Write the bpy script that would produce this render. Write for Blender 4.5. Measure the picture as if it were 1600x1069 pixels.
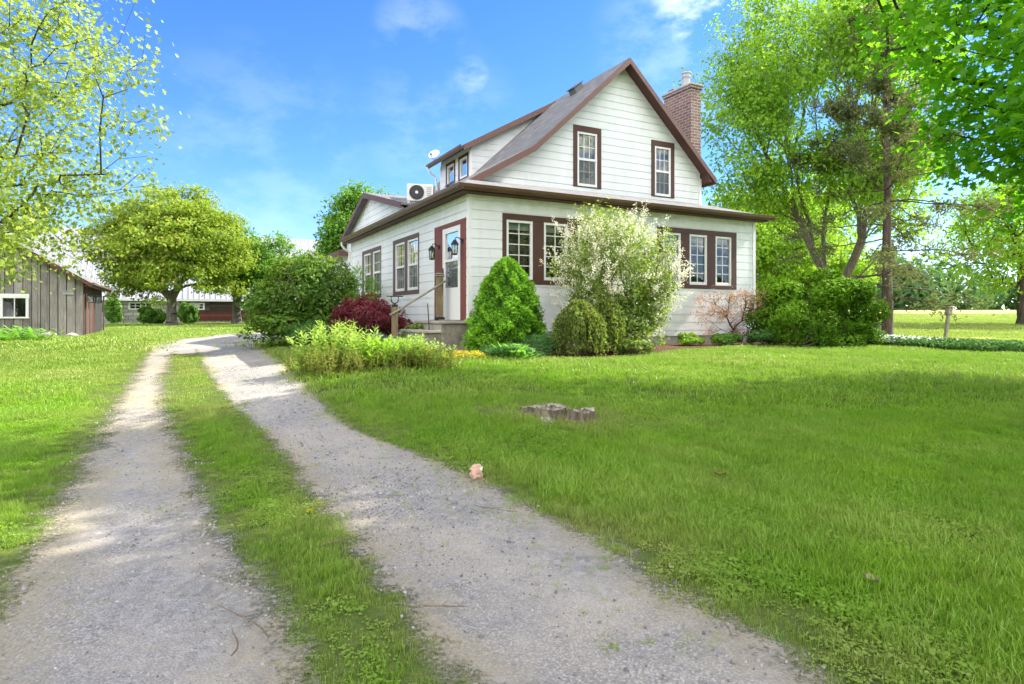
import bpy, bmesh, math, random
import numpy as np
from mathutils import Vector, Matrix
R = math.radians
for o in list(bpy.data.objects): bpy.data.objects.remove(o)
SC = bpy.context.scene
COL = SC.collection
random.seed(5)
# ------------------------------------------------------------------ camera, sky, sun, exposure
EYE = 1.3
FPX = 969.0; CX = 800.0; HY = 491.0                      # focal length, centre and horizon of the photograph, in its pixels
cam = bpy.data.cameras.new('camera'); camo = bpy.data.objects.new('camera', cam); COL.objects.link(camo)
camo.location = (0, 0, EYE); camo.rotation_euler = (R(90), 0, 0)
cam.sensor_width = 36; cam.lens = FPX/1600*36; cam.shift_y = -(534.5-HY)/1600
cam.clip_start = .05; cam.clip_end = 2000
SC.camera = camo
SUN_AZ, SUN_EL = 68.0, 43.0                               # azimuth clockwise from +Y
S = Vector((math.sin(R(SUN_AZ))*math.cos(R(SUN_EL)), math.cos(R(SUN_AZ))*math.cos(R(SUN_EL)), math.sin(R(SUN_EL))))
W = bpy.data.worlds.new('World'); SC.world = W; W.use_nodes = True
nt = W.node_tree; nt.nodes.clear()
def wn(t): return nt.nodes.new(t)
wl = nt.links.new
sky = wn('ShaderNodeTexSky'); sky.sky_type = 'NISHITA'; sky.sun_disc = False
sky.sun_elevation = R(SUN_EL); sky.sun_rotation = R(SUN_AZ); sky.air_density = 1.0; sky.dust_density = .6; sky.ozone_density = 3.0
tint = wn('ShaderNodeMix'); tint.data_type = 'RGBA'; tint.blend_type = 'MULTIPLY'; tint.inputs[0].default_value = 1
wl(sky.outputs[0], tint.inputs[6]); tc = wn('ShaderNodeTexCoord')
sx = wn('ShaderNodeSeparateXYZ'); wl(tc.outputs['Generated'], sx.inputs[0])
er = wn('ShaderNodeValToRGB'); wl(sx.outputs[2], er.inputs[0]); er.color_ramp.elements[0].position = .0; er.color_ramp.elements[0].color = (.45, .50, .63, 1); er.color_ramp.elements[1].position = .62; er.color_ramp.elements[1].color = (.135, .295, .585, 1)
e2 = er.color_ramp.elements.new(.22); e2.color = (.225, .37, .60, 1)
wl(er.outputs[0], tint.inputs[7])
noi = wn('ShaderNodeTexNoise'); noi.inputs['Scale'].default_value = 9; noi.inputs['Detail'].default_value = 9; noi.inputs['Roughness'].default_value = .62
mp = wn('ShaderNodeMapping'); mp.inputs['Scale'].default_value = (1, 1, 1.9); wl(tc.outputs['Generated'], mp.inputs[0]); wl(mp.outputs[0], noi.inputs['Vector'])
acc = None
for (px, py, rad, amp) in ((1125, -25, .11, .16), (1190, 20, .10, .06), (655, 55, .08, .028), (735, 118, .034, .05), (690, 205, .15, .018), (400, 250, .2, .016), (1080, 70, .16, .03)):
    d = Vector((px-CX, FPX, HY-py)).normalized()
    dot = wn('ShaderNodeVectorMath'); dot.operation = 'DOT_PRODUCT'; wl(tc.outputs['Generated'], dot.inputs[0]); dot.inputs[1].default_value = d
    mr = wn('ShaderNodeMapRange'); mr.interpolation_type = 'SMOOTHSTEP'; wl(dot.outputs['Value'], mr.inputs[0])
    mr.inputs[1].default_value = math.cos(rad); mr.inputs[2].default_value = math.cos(rad*.1); mr.inputs[3].default_value = 0; mr.inputs[4].default_value = amp
    if acc is None: acc = mr.outputs[0]
    else:
        m = wn('ShaderNodeMath'); m.operation = 'MAXIMUM'; wl(acc, m.inputs[0]); wl(mr.outputs[0], m.inputs[1]); acc = m.outputs[0]
rear_fill = wn('ShaderNodeMapRange'); rear_fill.interpolation_type = 'SMOOTHSTEP'; wl(sx.outputs[1], rear_fill.inputs[0]); rear_fill.inputs[1].default_value = .25; rear_fill.inputs[2].default_value = -.25; rear_fill.inputs[3].default_value = 0; rear_fill.inputs[4].default_value = 1  # white cloud cover added behind the camera as fill for the shaded walls
m = wn('ShaderNodeMath'); m.operation = 'MAXIMUM'; wl(acc, m.inputs[0]); wl(rear_fill.outputs[0], m.inputs[1]); acc = m.outputs[0]
ra = wn('ShaderNodeMapRange'); ra.interpolation_type = 'SMOOTHSTEP'; wl(noi.outputs[0], ra.inputs[0]); ra.inputs[1].default_value = .40; ra.inputs[2].default_value = .66
mm = wn('ShaderNodeMath'); mm.operation = 'MULTIPLY'; wl(acc, mm.inputs[0]); wl(ra.outputs[0], mm.inputs[1])
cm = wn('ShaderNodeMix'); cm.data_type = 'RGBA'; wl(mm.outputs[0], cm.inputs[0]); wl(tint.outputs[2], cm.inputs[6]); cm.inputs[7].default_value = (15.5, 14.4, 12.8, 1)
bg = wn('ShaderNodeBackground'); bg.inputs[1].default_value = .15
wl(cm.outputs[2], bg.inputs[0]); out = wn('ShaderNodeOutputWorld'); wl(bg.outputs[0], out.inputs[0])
sl = bpy.data.lights.new('sun', 'SUN'); sl.energy = 3.3; sl.angle = R(.5); sl.color = (1, .94, .84)
so = bpy.data.objects.new('sun', sl); COL.objects.link(so); so.rotation_euler = S.to_track_quat('Z', 'Y').to_euler(); so.location = (30, 10, 30)
SC.view_settings.view_transform = 'Standard'; SC.view_settings.look = 'None'; SC.view_settings.gamma = 1; SC.view_settings.exposure = 1.84
SC.cycles.max_bounces = 7; SC.cycles.diffuse_bounces = 4; SC.cycles.transmission_bounces = 5; SC.cycles.transparent_max_bounces = 8; SC.cycles.caustics_reflective = False; SC.cycles.caustics_refractive = False

# ------------------------------------------------------------------ materials
MATS = {}
class NT:
    def __init__(s, name):
        s.m = bpy.data.materials.new(name); s.m.use_nodes = True; s.t = s.m.node_tree; s.t.nodes.clear()
        s.o = s.n('ShaderNodeOutputMaterial')
    def n(s, t, **k):
        x = s.t.nodes.new(t)
        for a, b in k.items(): setattr(x, a, b)
        return x
    def l(s, a, b): s.t.links.new(a, b)
    def co(s, kind='Object'): return s.n('ShaderNodeTexCoord').outputs[kind]
    def noise(s, scale, detail=4, rough=.55, vec=None, sc=None):
        x = s.n('ShaderNodeTexNoise'); x.inputs['Scale'].default_value = scale; x.inputs['Detail'].default_value = detail; x.inputs['Roughness'].default_value = rough
        v = vec if vec is not None else s.co()
        if sc:
            mpn = s.n('ShaderNodeMapping'); mpn.inputs['Scale'].default_value = sc; s.l(v, mpn.inputs[0]); v = mpn.outputs[0]
        s.l(v, x.inputs['Vector']); return x.outputs[0]
    def ramp(s, f, stops):
        x = s.n('ShaderNodeValToRGB'); e = x.color_ramp.elements
        while len(e) < len(stops): e.new(.5)
        for i, (p, c) in enumerate(stops): e[i].position = p; e[i].color = (*c, 1) if len(c) == 3 else c
        s.l(f, x.inputs[0]); return x.outputs[0]
    def mix(s, f, a, b, mode='MIX'):
        x = s.n('ShaderNodeMix', data_type='RGBA', blend_type=mode)
        for i, v in ((0, f), (6, a), (7, b)):
            if hasattr(v, 'is_linked'): s.l(v, x.inputs[i])
            elif i == 0: x.inputs[0].default_value = v
            else: x.inputs[i].default_value = (*v, 1)
        return x.outputs[2]
    def rng(s, f, a, b, c=0, d=1):
        x = s.n('ShaderNodeMapRange'); s.l(f, x.inputs[0])
        for i, v in enumerate((a, b, c, d)): x.inputs[i+1].default_value = v
        return x.outputs[0]
    def math(s, op, a, b):
        x = s.n('ShaderNodeMath', operation=op)
        for i, v in enumerate((a, b)):
            if hasattr(v, 'is_linked'): s.l(v, x.inputs[i])
            else: x.inputs[i].default_value = v
        return x.outputs[0]
    def attr(s, name, kind='GEOMETRY'):
        x = s.n('ShaderNodeAttribute', attribute_type=kind, attribute_name=name); return x.outputs['Fac']
    def bump(s, f, strength=.3, dist=.02):
        x = s.n('ShaderNodeBump'); x.inputs['Strength'].default_value = strength; x.inputs['Distance'].default_value = dist; s.l(f, x.inputs['Height']); return x.outputs[0]
    def bsdf(s, col, rough=.7, spec=.3, metal=0, nrm=None):
        x = s.n('ShaderNodeBsdfPrincipled')
        if hasattr(col, 'is_linked'): s.l(col, x.inputs['Base Color'])
        else: x.inputs['Base Color'].default_value = (*col, 1)
        if hasattr(rough, 'is_linked'): s.l(rough, x.inputs['Roughness'])
        else: x.inputs['Roughness'].default_value = rough
        x.inputs['Specular IOR Level'].default_value = spec; x.inputs['Metallic'].default_value = metal
        if nrm is not None: s.l(nrm, x.inputs['Normal'])
        return x.outputs[0]
    def done(s, sh): s.l(sh, s.o.inputs[0]); return s.m
def mat_paint(name, c, rough=.55, var=.18, scale=3, streak=True, bump=.08):
    t = NT(name)
    f = t.noise(scale, 6, .6, sc=(1, 1, .35) if streak else None)
    g = t.noise(scale*14, 3, .6)
    c2 = tuple(x*(1-var) for x in c)
    col = t.mix(t.rng(f, .35, .7), c, c2); col = t.mix(t.rng(g, .55, .8, 0, .35), col, tuple(x*.7 for x in c))
    return t.done(t.bsdf(col, rough, .3, 0, t.bump(g, bump, .01)))
def mat_siding():
    t = NT('white_siding')
    f = t.noise(1.3, 6, .65, sc=(1, 1, .4)); g = t.noise(30, 4, .6, sc=(1, 1, 6))
    col = t.mix(t.rng(f, .4, .75), (.80, .815, .82), (.70, .715, .715))
    col = t.mix(t.rng(g, .6, .85, 0, .4), col, (.5, .5, .47)); col = t.mix(t.math('MULTIPLY', t.rng(t.noise(2.6, 6, .7, sc=(1, 1, .3)), .5, .75, 0, .3), 1.0), col, (.56, .565, .54))
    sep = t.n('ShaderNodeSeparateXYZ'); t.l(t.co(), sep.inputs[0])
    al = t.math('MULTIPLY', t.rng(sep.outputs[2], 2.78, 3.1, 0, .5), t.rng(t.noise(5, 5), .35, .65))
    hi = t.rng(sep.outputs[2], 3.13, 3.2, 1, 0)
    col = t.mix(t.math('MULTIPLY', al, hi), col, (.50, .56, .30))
    return t.done(t.bsdf(col, .5, .3, 0, t.bump(g, .06, .01)))
def mat_shingle():
    t = NT('asphalt_shingles')
    b = t.n('ShaderNodeTexBrick'); t.l(t.co('UV'), b.inputs['Vector'])
    b.inputs['Scale'].default_value = 1; b.inputs['Brick Width'].default_value = .3; b.inputs['Row Height'].default_value = .14; b.inputs['Mortar Size'].default_value = .006
    b.inputs['Color1'].default_value = (.085, .085, .083, 1); b.inputs['Color2'].default_value = (.20, .196, .19, 1); b.inputs['Mortar'].default_value = (.05, .045, .045, 1)
    n = t.noise(34, 3, .8, t.co('UV')); n2 = t.noise(2.2, 4, .6, t.co('UV'))
    col = t.mix(t.rng(n, .3, .7, 0, .75), b.outputs[0], (.29, .283, .275)); col = t.mix(t.rng(n2, .45, .8, 0, .5), col, (.10, .096, .088))
    return t.done(t.bsdf(col, .9, .15, 0, t.bump(t.math('ADD', n, b.outputs[1]), .5, .01)))
def mat_brick(name, c1, c2, mortar, w=.22, h=.075, stain=(.3, .28, .25)):
    t = NT(name)
    b = t.n('ShaderNodeTexBrick'); t.l(t.co('UV'), b.inputs['Vector']); b.inputs['Scale'].default_value = 1
    b.inputs['Brick Width'].default_value = w; b.inputs['Row Height'].default_value = h; b.inputs['Mortar Size'].default_value = h*.11
    b.inputs['Color1'].default_value = (*c1, 1); b.inputs['Color2'].default_value = (*c2, 1); b.inputs['Mortar'].default_value = (*mortar, 1)
    n = t.noise(4, 6, .7); n2 = t.noise(45, 3)
    col = t.mix(t.rng(n, .5, .75, 0, .6), b.outputs[0], stain); col = t.mix(t.rng(n2, .4, .8, 0, .4), col, tuple(x*.5 for x in c1))
    return t.done(t.bsdf(col, .85, .2, 0, t.bump(t.math('SUBTRACT', n2, b.outputs[1]), .5, .015)))
def mat_planks(name, cols, w=.24, vert=True, dark=(.03, .025, .02)):
    t = NT(name)
    mpn = t.n('ShaderNodeMapping'); t.l(t.co('UV'), mpn.inputs[0])
    if vert: mpn.inputs['Rotation'].default_value = (0, 0, R(90))
    b = t.n('ShaderNodeTexBrick'); t.l(mpn.outputs[0], b.inputs['Vector']); b.inputs['Scale'].default_value = 1
    b.inputs['Brick Width'].default_value = 9; b.inputs['Row Height'].default_value = w; b.inputs['Mortar Size'].default_value = .012; b.offset = .37
    b.inputs['Color1'].default_value = (0, 0, 0, 1); b.inputs['Color2'].default_value = (1, 1, 1, 1); b.inputs['Mortar'].default_value = (.5, .5, .5, 1)
    g = t.noise(5, 8, .7, mpn.outputs[0], sc=(.35, 7, 1)); p = t.noise(1.4, 5, .6, mpn.outputs[0])
    f = t.math('ADD', t.math('MULTIPLY', b.outputs[0], .3), t.math('ADD', t.math('MULTIPLY', g, .55), t.math('MULTIPLY', p, .25)))
    col = t.ramp(f, [(.25, cols[0]), (.52, cols[1]), (.82, cols[2])])
    col = t.mix(b.outputs[1], col, dark)
    return t.done(t.bsdf(col, .9, .1, 0, t.bump(t.math('SUBTRACT', g, b.outputs[1]), .6, .02)))
def mat_leaf(name, dark, light, trans=.45, gloss=.05, extra=None):
    t = NT(name)
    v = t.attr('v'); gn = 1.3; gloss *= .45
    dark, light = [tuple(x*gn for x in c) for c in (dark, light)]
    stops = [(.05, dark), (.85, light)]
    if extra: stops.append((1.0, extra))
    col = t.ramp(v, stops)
    d = t.n('ShaderNodeBsdfDiffuse'); t.l(col, d.inputs[0])
    tr = t.n('ShaderNodeBsdfTranslucent'); t.l(t.mix(.6, col, tuple(min(1, x*1.9) for x in (light[0]*1.15, light[1], light[2]*.5))), tr.inputs[0])
    mx = t.n('ShaderNodeMixShader'); mx.inputs[0].default_value = trans; t.l(d.outputs[0], mx.inputs[1]); t.l(tr.outputs[0], mx.inputs[2])
    if gloss:
        g = t.n('ShaderNodeBsdfGlossy'); g.inputs['Roughness'].default_value = .45; g.inputs[0].default_value = (.9, .95, .8, 1)
        m2 = t.n('ShaderNodeMixShader'); m2.inputs[0].default_value = gloss; t.l(mx.outputs[0], m2.inputs[1]); t.l(g.outputs[0], m2.inputs[2]); mx = m2
    return t.done(mx.outputs[0])
def mat_bark(name, a, b, scale=9):
    t = NT(name)
    n = t.noise(scale, 8, .7, sc=(1, 1, .22)); n2 = t.noise(scale*.4, 4)
    col = t.mix(t.rng(n, .35, .7), a, b); col = t.mix(t.rng(n2, .5, .75, 0, .5), col, tuple(x*.55 for x in a))
    return t.done(t.bsdf(col, .95, .1, 0, t.bump(n, .9, .03)))
def mat_glass():
    t = NT('window_glass')
    fr = t.n('ShaderNodeFresnel'); fr.inputs[0].default_value = 1.6
    g = t.n('ShaderNodeBsdfGlossy'); g.inputs['Roughness'].default_value = .015
    n = t.noise(3.0, 2); t.l(t.bump(n, .03, .05), g.inputs['Normal'])
    tr = t.n('ShaderNodeBsdfTransparent'); tr.inputs[0].default_value = (.78, .86, .82, 1)
    mx = t.n('ShaderNodeMixShader'); t.l(t.math('MAXIMUM', fr.outputs[0], .10), mx.inputs[0]); t.l(tr.outputs[0], mx.inputs[1]); t.l(g.outputs[0], mx.inputs[2])
    return t.done(mx.outputs[0])
def mat_screen():
    t = NT('insect_screen')
    d = t.n('ShaderNodeBsdfDiffuse'); d.inputs[0].default_value = (.16, .17, .18, 1)
    tr = t.n('ShaderNodeBsdfTransparent'); mx = t.n('ShaderNodeMixShader'); mx.inputs[0].default_value = .5
    t.l(tr.outputs[0], mx.inputs[1]); t.l(d.outputs[0], mx.inputs[2]); return t.done(mx.outputs[0])
def mat_metal_roof():
    t = NT('white_metal_roof')
    w = t.n('ShaderNodeTexWave', wave_type='BANDS', bands_direction='X'); w.inputs['Scale'].default_value = .8; w.inputs['Distortion'].default_value = 0
    t.l(t.co('UV'), w.inputs['Vector'])
    n = t.noise(.8, 5, .6)
    col = t.mix(t.rng(w.outputs['Fac'], .85, 1.0), (.34, .345, .375), (.17, .175, .20)); col = t.mix(t.rng(n, .45, .8, 0, .5), col, (.24, .23, .24))
    return t.done(t.bsdf(col, .45, .4, .2, t.bump(w.outputs['Fac'], .4, .05)))
M = dict(
    siding=mat_siding(), shingle=mat_shingle(), glass=mat_glass(), screen=mat_screen(), metal_roof=mat_metal_roof(),
    trim=mat_paint('brown_trim_paint', (.095, .045, .033), .6), red_trim=mat_paint('red_brown_paint', (.21, .07, .052), .6),
    fascia=mat_paint('fascia_brown', (.14, .072, .058), .55), gutter=mat_paint('brown_gutter', (.13, .075, .045), .35, .25),
    side_trim=mat_paint('faded_brown_trim', (.14, .095, .08), .6),
    white=mat_paint('white_vinyl', (.80, .80, .78), .4, .05), offwhite=mat_paint('offwhite_metal', (.68, .68, .66), .45, .08),
    blind=mat_paint('pale_blind', (.62, .66, .58), .8, .1), curtain=mat_paint('grey_curtain', (.42, .43, .44), .9, .2),
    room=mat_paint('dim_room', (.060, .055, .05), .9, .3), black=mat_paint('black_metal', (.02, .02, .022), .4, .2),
    grey=mat_paint('grey_plastic', (.12, .125, .135), .5, .2), steel=mat_paint('galvanised_steel', (.45, .45, .46), .35, .2),
    concrete=mat_paint('weathered_concrete', (.40, .37, .31), .9, .35, 5, False, .5),
    oldconcrete=mat_paint('mossy_concrete', (.30, .28, .22), .95, .6, 6, False, .6),
    foundation=mat_paint('foundation_paint', (.50, .51, .50), .85, .3, 3, False, .3),
    brick=mat_brick('chimney_brick', (.15, .085, .075), (.24, .145, .125), (.40, .36, .32), .24, .085),
    stone=mat_brick('whitewashed_stone', (.42, .40, .37), (.62, .60, .57), (.28, .26, .23), .62, .30, (.13, .12, .11)),
    shedwood=mat_planks('grey_barn_boards', [(.05, .045, .04), (.175, .16, .145), (.45, .42, .38)], .27),
    redwood=mat_planks('red_brown_boards', [(.045, .028, .022), (.12, .062, .045), (.22, .12, .09)], .2),
    barnred=mat_planks('faded_red_lap_boards', [(.05, .03, .025), (.15, .05, .038), (.24, .09, .07)], .26, False),
    barngrey=mat_planks('dark_lap_boards', [(.03, .022, .02), (.085, .06, .052), (.16, .125, .11)], .26, False),
    post=mat_bark('weathered_post', (.17, .13, .075), (.33, .265, .165), 14), graypost=mat_bark('grey_post', (.21, .19, .15), (.36, .33, .27), 12),
    bark=mat_bark('grey_bark', (.10, .085, .068), (.23, .20, .165)), pinebark=mat_bark('pine_bark', (.055, .042, .036), (.17, .125, .11), 12),
    darkbark=mat_bark('dark_bark', (.04, .032, .027), (.12, .10, .085)), twig=mat_bark('twig_bark', (.16, .12, .085), (.30, .24, .18), 20),
    cutwood=mat_bark('sawn_wood', (.27, .25, .21), (.46, .43, .37), 22),
    stump=mat_bark('stump_wood', (.075, .06, .042), (.26, .22, .16), 16),
    L_maple=mat_leaf('bright_maple_leaf', (.06, .18, .008), (.15, .38, .016), .58),
    L_left=mat_leaf('silver_maple_leaf', (.045, .10, .018), (.25, .335, .065), .5, .03),
    L_round=mat_leaf('yellow_green_leaf', (.065, .13, .012), (.215, .295, .04), .42, .02, (.38, .26, .06)),
    L_mid=mat_leaf('mid_green_leaf', (.03, .095, .012), (.11, .24, .025), .42),
    L_tall=mat_leaf('light_tree_leaf', (.05, .135, .012), (.205, .36, .032), .47),
    L_yel=mat_leaf('sunny_leaf', (.07, .16, .012), (.20, .34, .03), .48),
    L_pine=mat_leaf('pine_needle', (.032, .052, .018), (.13, .155, .065), .25, .03),
    L_far=mat_leaf('far_foliage', (.03, .08, .04), (.10, .18, .075), .35, 0),
    L_lilac=mat_leaf('lilac_leaf', (.028, .075, .010), (.125, .225, .028), .38, .04, (.21, .12, .05)),
    L_spruce=mat_leaf('spruce_needle', (.028, .10, .010), (.18, .38, .024), .14, .02),
    L_hem=mat_leaf('hemlock_needle', (.045, .085, .014), (.19, .27, .045), .35, .03),
    L_yew=mat_leaf('yew_needle', (.012, .045, .004), (.12, .25, .012), .12, .02),
    L_red=mat_leaf('purple_maple_leaf', (.035, .006, .010), (.16, .022, .035), .3, .06),
    L_jun=mat_leaf('juniper_needle', (.02, .07, .018), (.085, .20, .05), .3, .03),
    L_feather=mat_leaf('feathery_leaf', (.05, .13, .012), (.16, .31, .035), .45, .03),
    L_gold=mat_leaf('goldenrod_leaf', (.055, .13, .018), (.27, .38, .085), .38, .03),
    L_lush=mat_leaf('lush_weed_leaf', (.05, .14, .012), (.22, .37, .04), .45, .05),
    L_brownweed=mat_leaf('brown_weed_leaf', (.07, .075, .022), (.21, .18, .06), .35, .03),
    L_yellow=mat_leaf('yellow_stonecrop', (.16, .18, .02), (.42, .35, .035), .3, .03),
    L_flowleaf=mat_leaf('pearl_bush_leaf', (.04, .09, .018), (.19, .27, .055), .42, .05),
    L_blossom=mat_leaf('cream_blossom', (.48, .46, .31), (.80, .77, .61), .35, .0),
    L_white=mat_leaf('white_petal', (.6, .6, .56), (.85, .85, .82), .3, .0),
    L_pink=mat_leaf('tamarisk_plume', (.17, .105, .085), (.34, .225, .18), .35, .0),
    L_vine=mat_leaf('periwinkle_leaf', (.018, .055, .014), (.075, .17, .045), .3, .02),
    L_hosta=mat_leaf('strap_leaf', (.04, .13, .015), (.15, .34, .04), .4, .08),
)

# ------------------------------------------------------------------ helpers
def link(o, parent=None):
    COL.objects.link(o)
    if parent is not None: o.parent = parent
    return o
def tag(o, label=None, cat=None, group=None, kind=None):
    if label: o['label'] = label
    if cat: o['category'] = cat
    if group: o['group'] = group
    if kind: o['kind'] = kind
    return o
def thing(name, label, cat, loc=(0, 0, 0), rz=0, group=None):
    o = bpy.data.objects.new(name, None); o.empty_display_size = .2; link(o); o.location = loc; o.rotation_euler = (0, 0, rz)
    return tag(o, label, cat, group)
def copy_tree(o, parent=None):
    c = o.copy(); link(c, parent)
    for ch in o.children: copy_tree(ch, c)
    return c
class MB:
    def __init__(s): s.v = []; s.f = []
    def add(s, vs, fs):
        b = len(s.v); s.v += [tuple(p) for p in vs]; s.f += [tuple(i+b for i in f) for f in fs]; return s
    def box(s, x0, x1, y0, y1, z0, z1, fn=None):
        p = [(x, y, z) for z in (z0, z1) for y in (y0, y1) for x in (x0, x1)]
        if fn: p = [fn(*q) for q in p]
        return s.add(p, [(0, 2, 3, 1), (4, 5, 7, 6), (0, 1, 5, 4), (2, 6, 7, 3), (0, 4, 6, 2), (1, 3, 7, 5)])
    def quad(s, *p): return s.add(p, [tuple(range(len(p)))])
    def prism(s, pts, ax0, ax1, fn):                      # outline pts (a,b) swept from ax0 to ax1
        n = len(pts); v = [fn(a, b, ax0) for a, b in pts]+[fn(a, b, ax1) for a, b in pts]
        return s.add(v, [tuple(range(n)), tuple(range(2*n-1, n-1, -1))]+[(i, n+i, n+(i+1) % n, (i+1) % n) for i in range(n)])
    def slab(s, pts, th):                                 # polygon pts (x,y,z) with thickness downward
        n = len(pts); v = list(pts)+[(x, y, z-th) for x, y, z in pts]
        return s.add(v, [tuple(range(n)), tuple(range(2*n-1, n-1, -1))]+[(i, n+i, n+(i+1) % n, (i+1) % n) for i in range(n)])
    def tube(s, path, r, n=8, cap=True):
        P = [Vector(p) for p in path]; rs = r if hasattr(r, '__len__') else [r]*len(P); rings = []
        for i, p in enumerate(P):
            d = (P[min(i+1, len(P)-1)]-P[max(i-1, 0)]).normalized()
            a = d.cross(Vector((0, 0, 1)));
            if a.length < .01: a = Vector((1, 0, 0))
            a.normalize(); b = d.cross(a)
            rings.append([p+rs[i]*(math.cos(2*math.pi*k/n)*a+math.sin(2*math.pi*k/n)*b) for k in range(n)])
        v = [q for g in rings for q in g]; f = []
        for i in range(len(P)-1):
            for k in range(n): f.append((i*n+k, i*n+(k+1) % n, (i+1)*n+(k+1) % n, (i+1)*n+k))
        if cap: f += [tuple(range(n-1, -1, -1)), tuple(range((len(P)-1)*n, len(P)*n))]
        return s.add(v, f)
    def lathe(s, prof, c=(0, 0, 0), n=16):
        v = [(c[0]+r*math.cos(2*math.pi*k/n), c[1]+r*math.sin(2*math.pi*k/n), c[2]+z) for r, z in prof for k in range(n)]; f = []
        for i in range(len(prof)-1):
            for k in range(n): f.append((i*n+k, i*n+(k+1) % n, (i+1)*n+(k+1) % n, (i+1)*n+k))
        return s.add(v, f)
    def build(s, name, mat, parent=None, bevel=0, smooth=False, loc=None):
        me = bpy.data.meshes.new(name); me.from_pydata(s.v, [], s.f)
        bm = bmesh.new(); bm.from_mesh(me)
        bmesh.ops.recalc_face_normals(bm, faces=bm.faces[:])
        if bevel: bmesh.ops.bevel(bm, geom=bm.edges[:], offset=bevel, segments=1, affect='EDGES')
        uv = bm.loops.layers.uv.new('uv'); Z = Vector((0, 0, 1))
        for f in bm.faces:
            n = f.normal; f.smooth = smooth
            t = Z.cross(n)
            t = Vector((1, 0, 0)) if t.length < .05 else t.normalized()
            b = n.cross(t)
            for lp in f.loops: lp[uv].uv = (lp.vert.co.dot(t), lp.vert.co.dot(b))
        bm.to_mesh(me); bm.free()
        me.materials.append(mat); o = bpy.data.objects.new(name, me); link(o, parent)
        if loc: o.location = loc
        return o
def arrays(name, V, k, mat, parent=None, var=None, quads=None, smooth=False):
    """mesh from vertex array; faces are consecutive runs of k vertices, or the given index array"""
    V = np.asarray(V, np.float32).reshape(-1, 3); me = bpy.data.meshes.new(name)
    idx = np.arange(len(V), dtype=np.int32) if quads is None else np.asarray(quads, np.int32).ravel()
    nf = len(idx)//k
    me.vertices.add(len(V)); me.vertices.foreach_set('co', V.ravel()); me.loops.add(len(idx)); me.loops.foreach_set('vertex_index', idx)
    me.polygons.add(nf); me.polygons.foreach_set('loop_start', np.arange(0, nf*k, k, dtype=np.int32)); me.polygons.foreach_set('loop_total', np.full(nf, k, np.int32))
    if smooth: me.polygons.foreach_set('use_smooth', np.ones(nf, bool))
    me.update(calc_edges=True)
    if var is not None:
        a = me.attributes.new('v', 'FLOAT', 'POINT'); a.data.foreach_set('value', np.asarray(var, np.float32))
    me.materials.append(mat); o = bpy.data.objects.new(name, me); link(o, parent); return o
def tubes(A, B, ra, rb, n=6):
    A = np.asarray(A, float); B = np.asarray(B, float); ra = np.asarray(ra)[:, None, None]; rb = np.asarray(rb)[:, None, None]
    d = B-A; L = np.linalg.norm(d, axis=1, keepdims=True)+1e-9; d = d/L; B = B+d*np.minimum(L*.08, .05)
    ref = np.where(np.abs(d[:, 2:3]) > .95, np.array([[1., 0, 0]]), np.array([[0, 0, 1.]]))
    a = np.cross(d, ref); a /= np.linalg.norm(a, axis=1, keepdims=True); b = np.cross(d, a)
    th = np.arange(n)*2*math.pi/n; ring = np.cos(th)[None, :, None]*a[:, None]+np.sin(th)[None, :, None]*b[:, None]
    V = np.concatenate([A[:, None]+ra*ring, B[:, None]+rb*ring], 1)
    i = np.arange(n); q = np.stack([i, (i+1) % n, (i+1) % n+n, i+n], 1)
    F = (np.arange(len(A))*2*n)[:, None, None]+q[None]
    return V.reshape(-1, 3), F.reshape(-1, 4)
MAPLE = np.array([(0, -.5), (.16, -.22), (.5, -.26), (.36, .0), (.52, .22), (.2, .2), (0, .55), (-.2, .2), (-.52, .22), (-.36, 0), (-.5, -.26), (-.16, -.22)])
OVAL = np.array([(0, -.5), (.26, -.12), (.2, .2), (0, .52), (-.2, .2), (-.26, -.12)])
DIA = np.array([(0, -.5), (.3, 0), (0, .5), (-.3, 0)])
NEEDLE = np.array([(0, -.5), (.09, 0), (0, .5), (-.09, 0)])
def unit(v): return v/(np.linalg.norm(v, axis=-1, keepdims=True)+1e-9)
def leafcards(P, N, size, shape, rng, axis=None, fold=.12):
    """flat leaf outlines: centres P, face normals N, optional long-axis direction"""
    n = len(P); N = unit(N); a = rng.normal(size=(n, 3)) if axis is None else axis
    y = unit(a-(a*N).sum(1, keepdims=True)*N); x = np.cross(y, N)
    s = (np.broadcast_to(np.asarray(size, float), (n,)))[:, None, None]
    sh = shape[None]; z = -fold*np.abs(sh[..., 0:1])+0*sh[..., 0:1]
    return P[:, None]+s*(sh[..., 0:1]*x[:, None]+sh[..., 1:2]*y[:, None]+z*N[:, None])
def lumpf(rng, k=6):
    D = unit(rng.normal(size=(k, 3))); ph = rng.uniform(0, 6.3, k); fr = rng.uniform(2, 5, k)
    return lambda u: np.cos(u@D.T*fr+ph).mean(-1)
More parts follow.
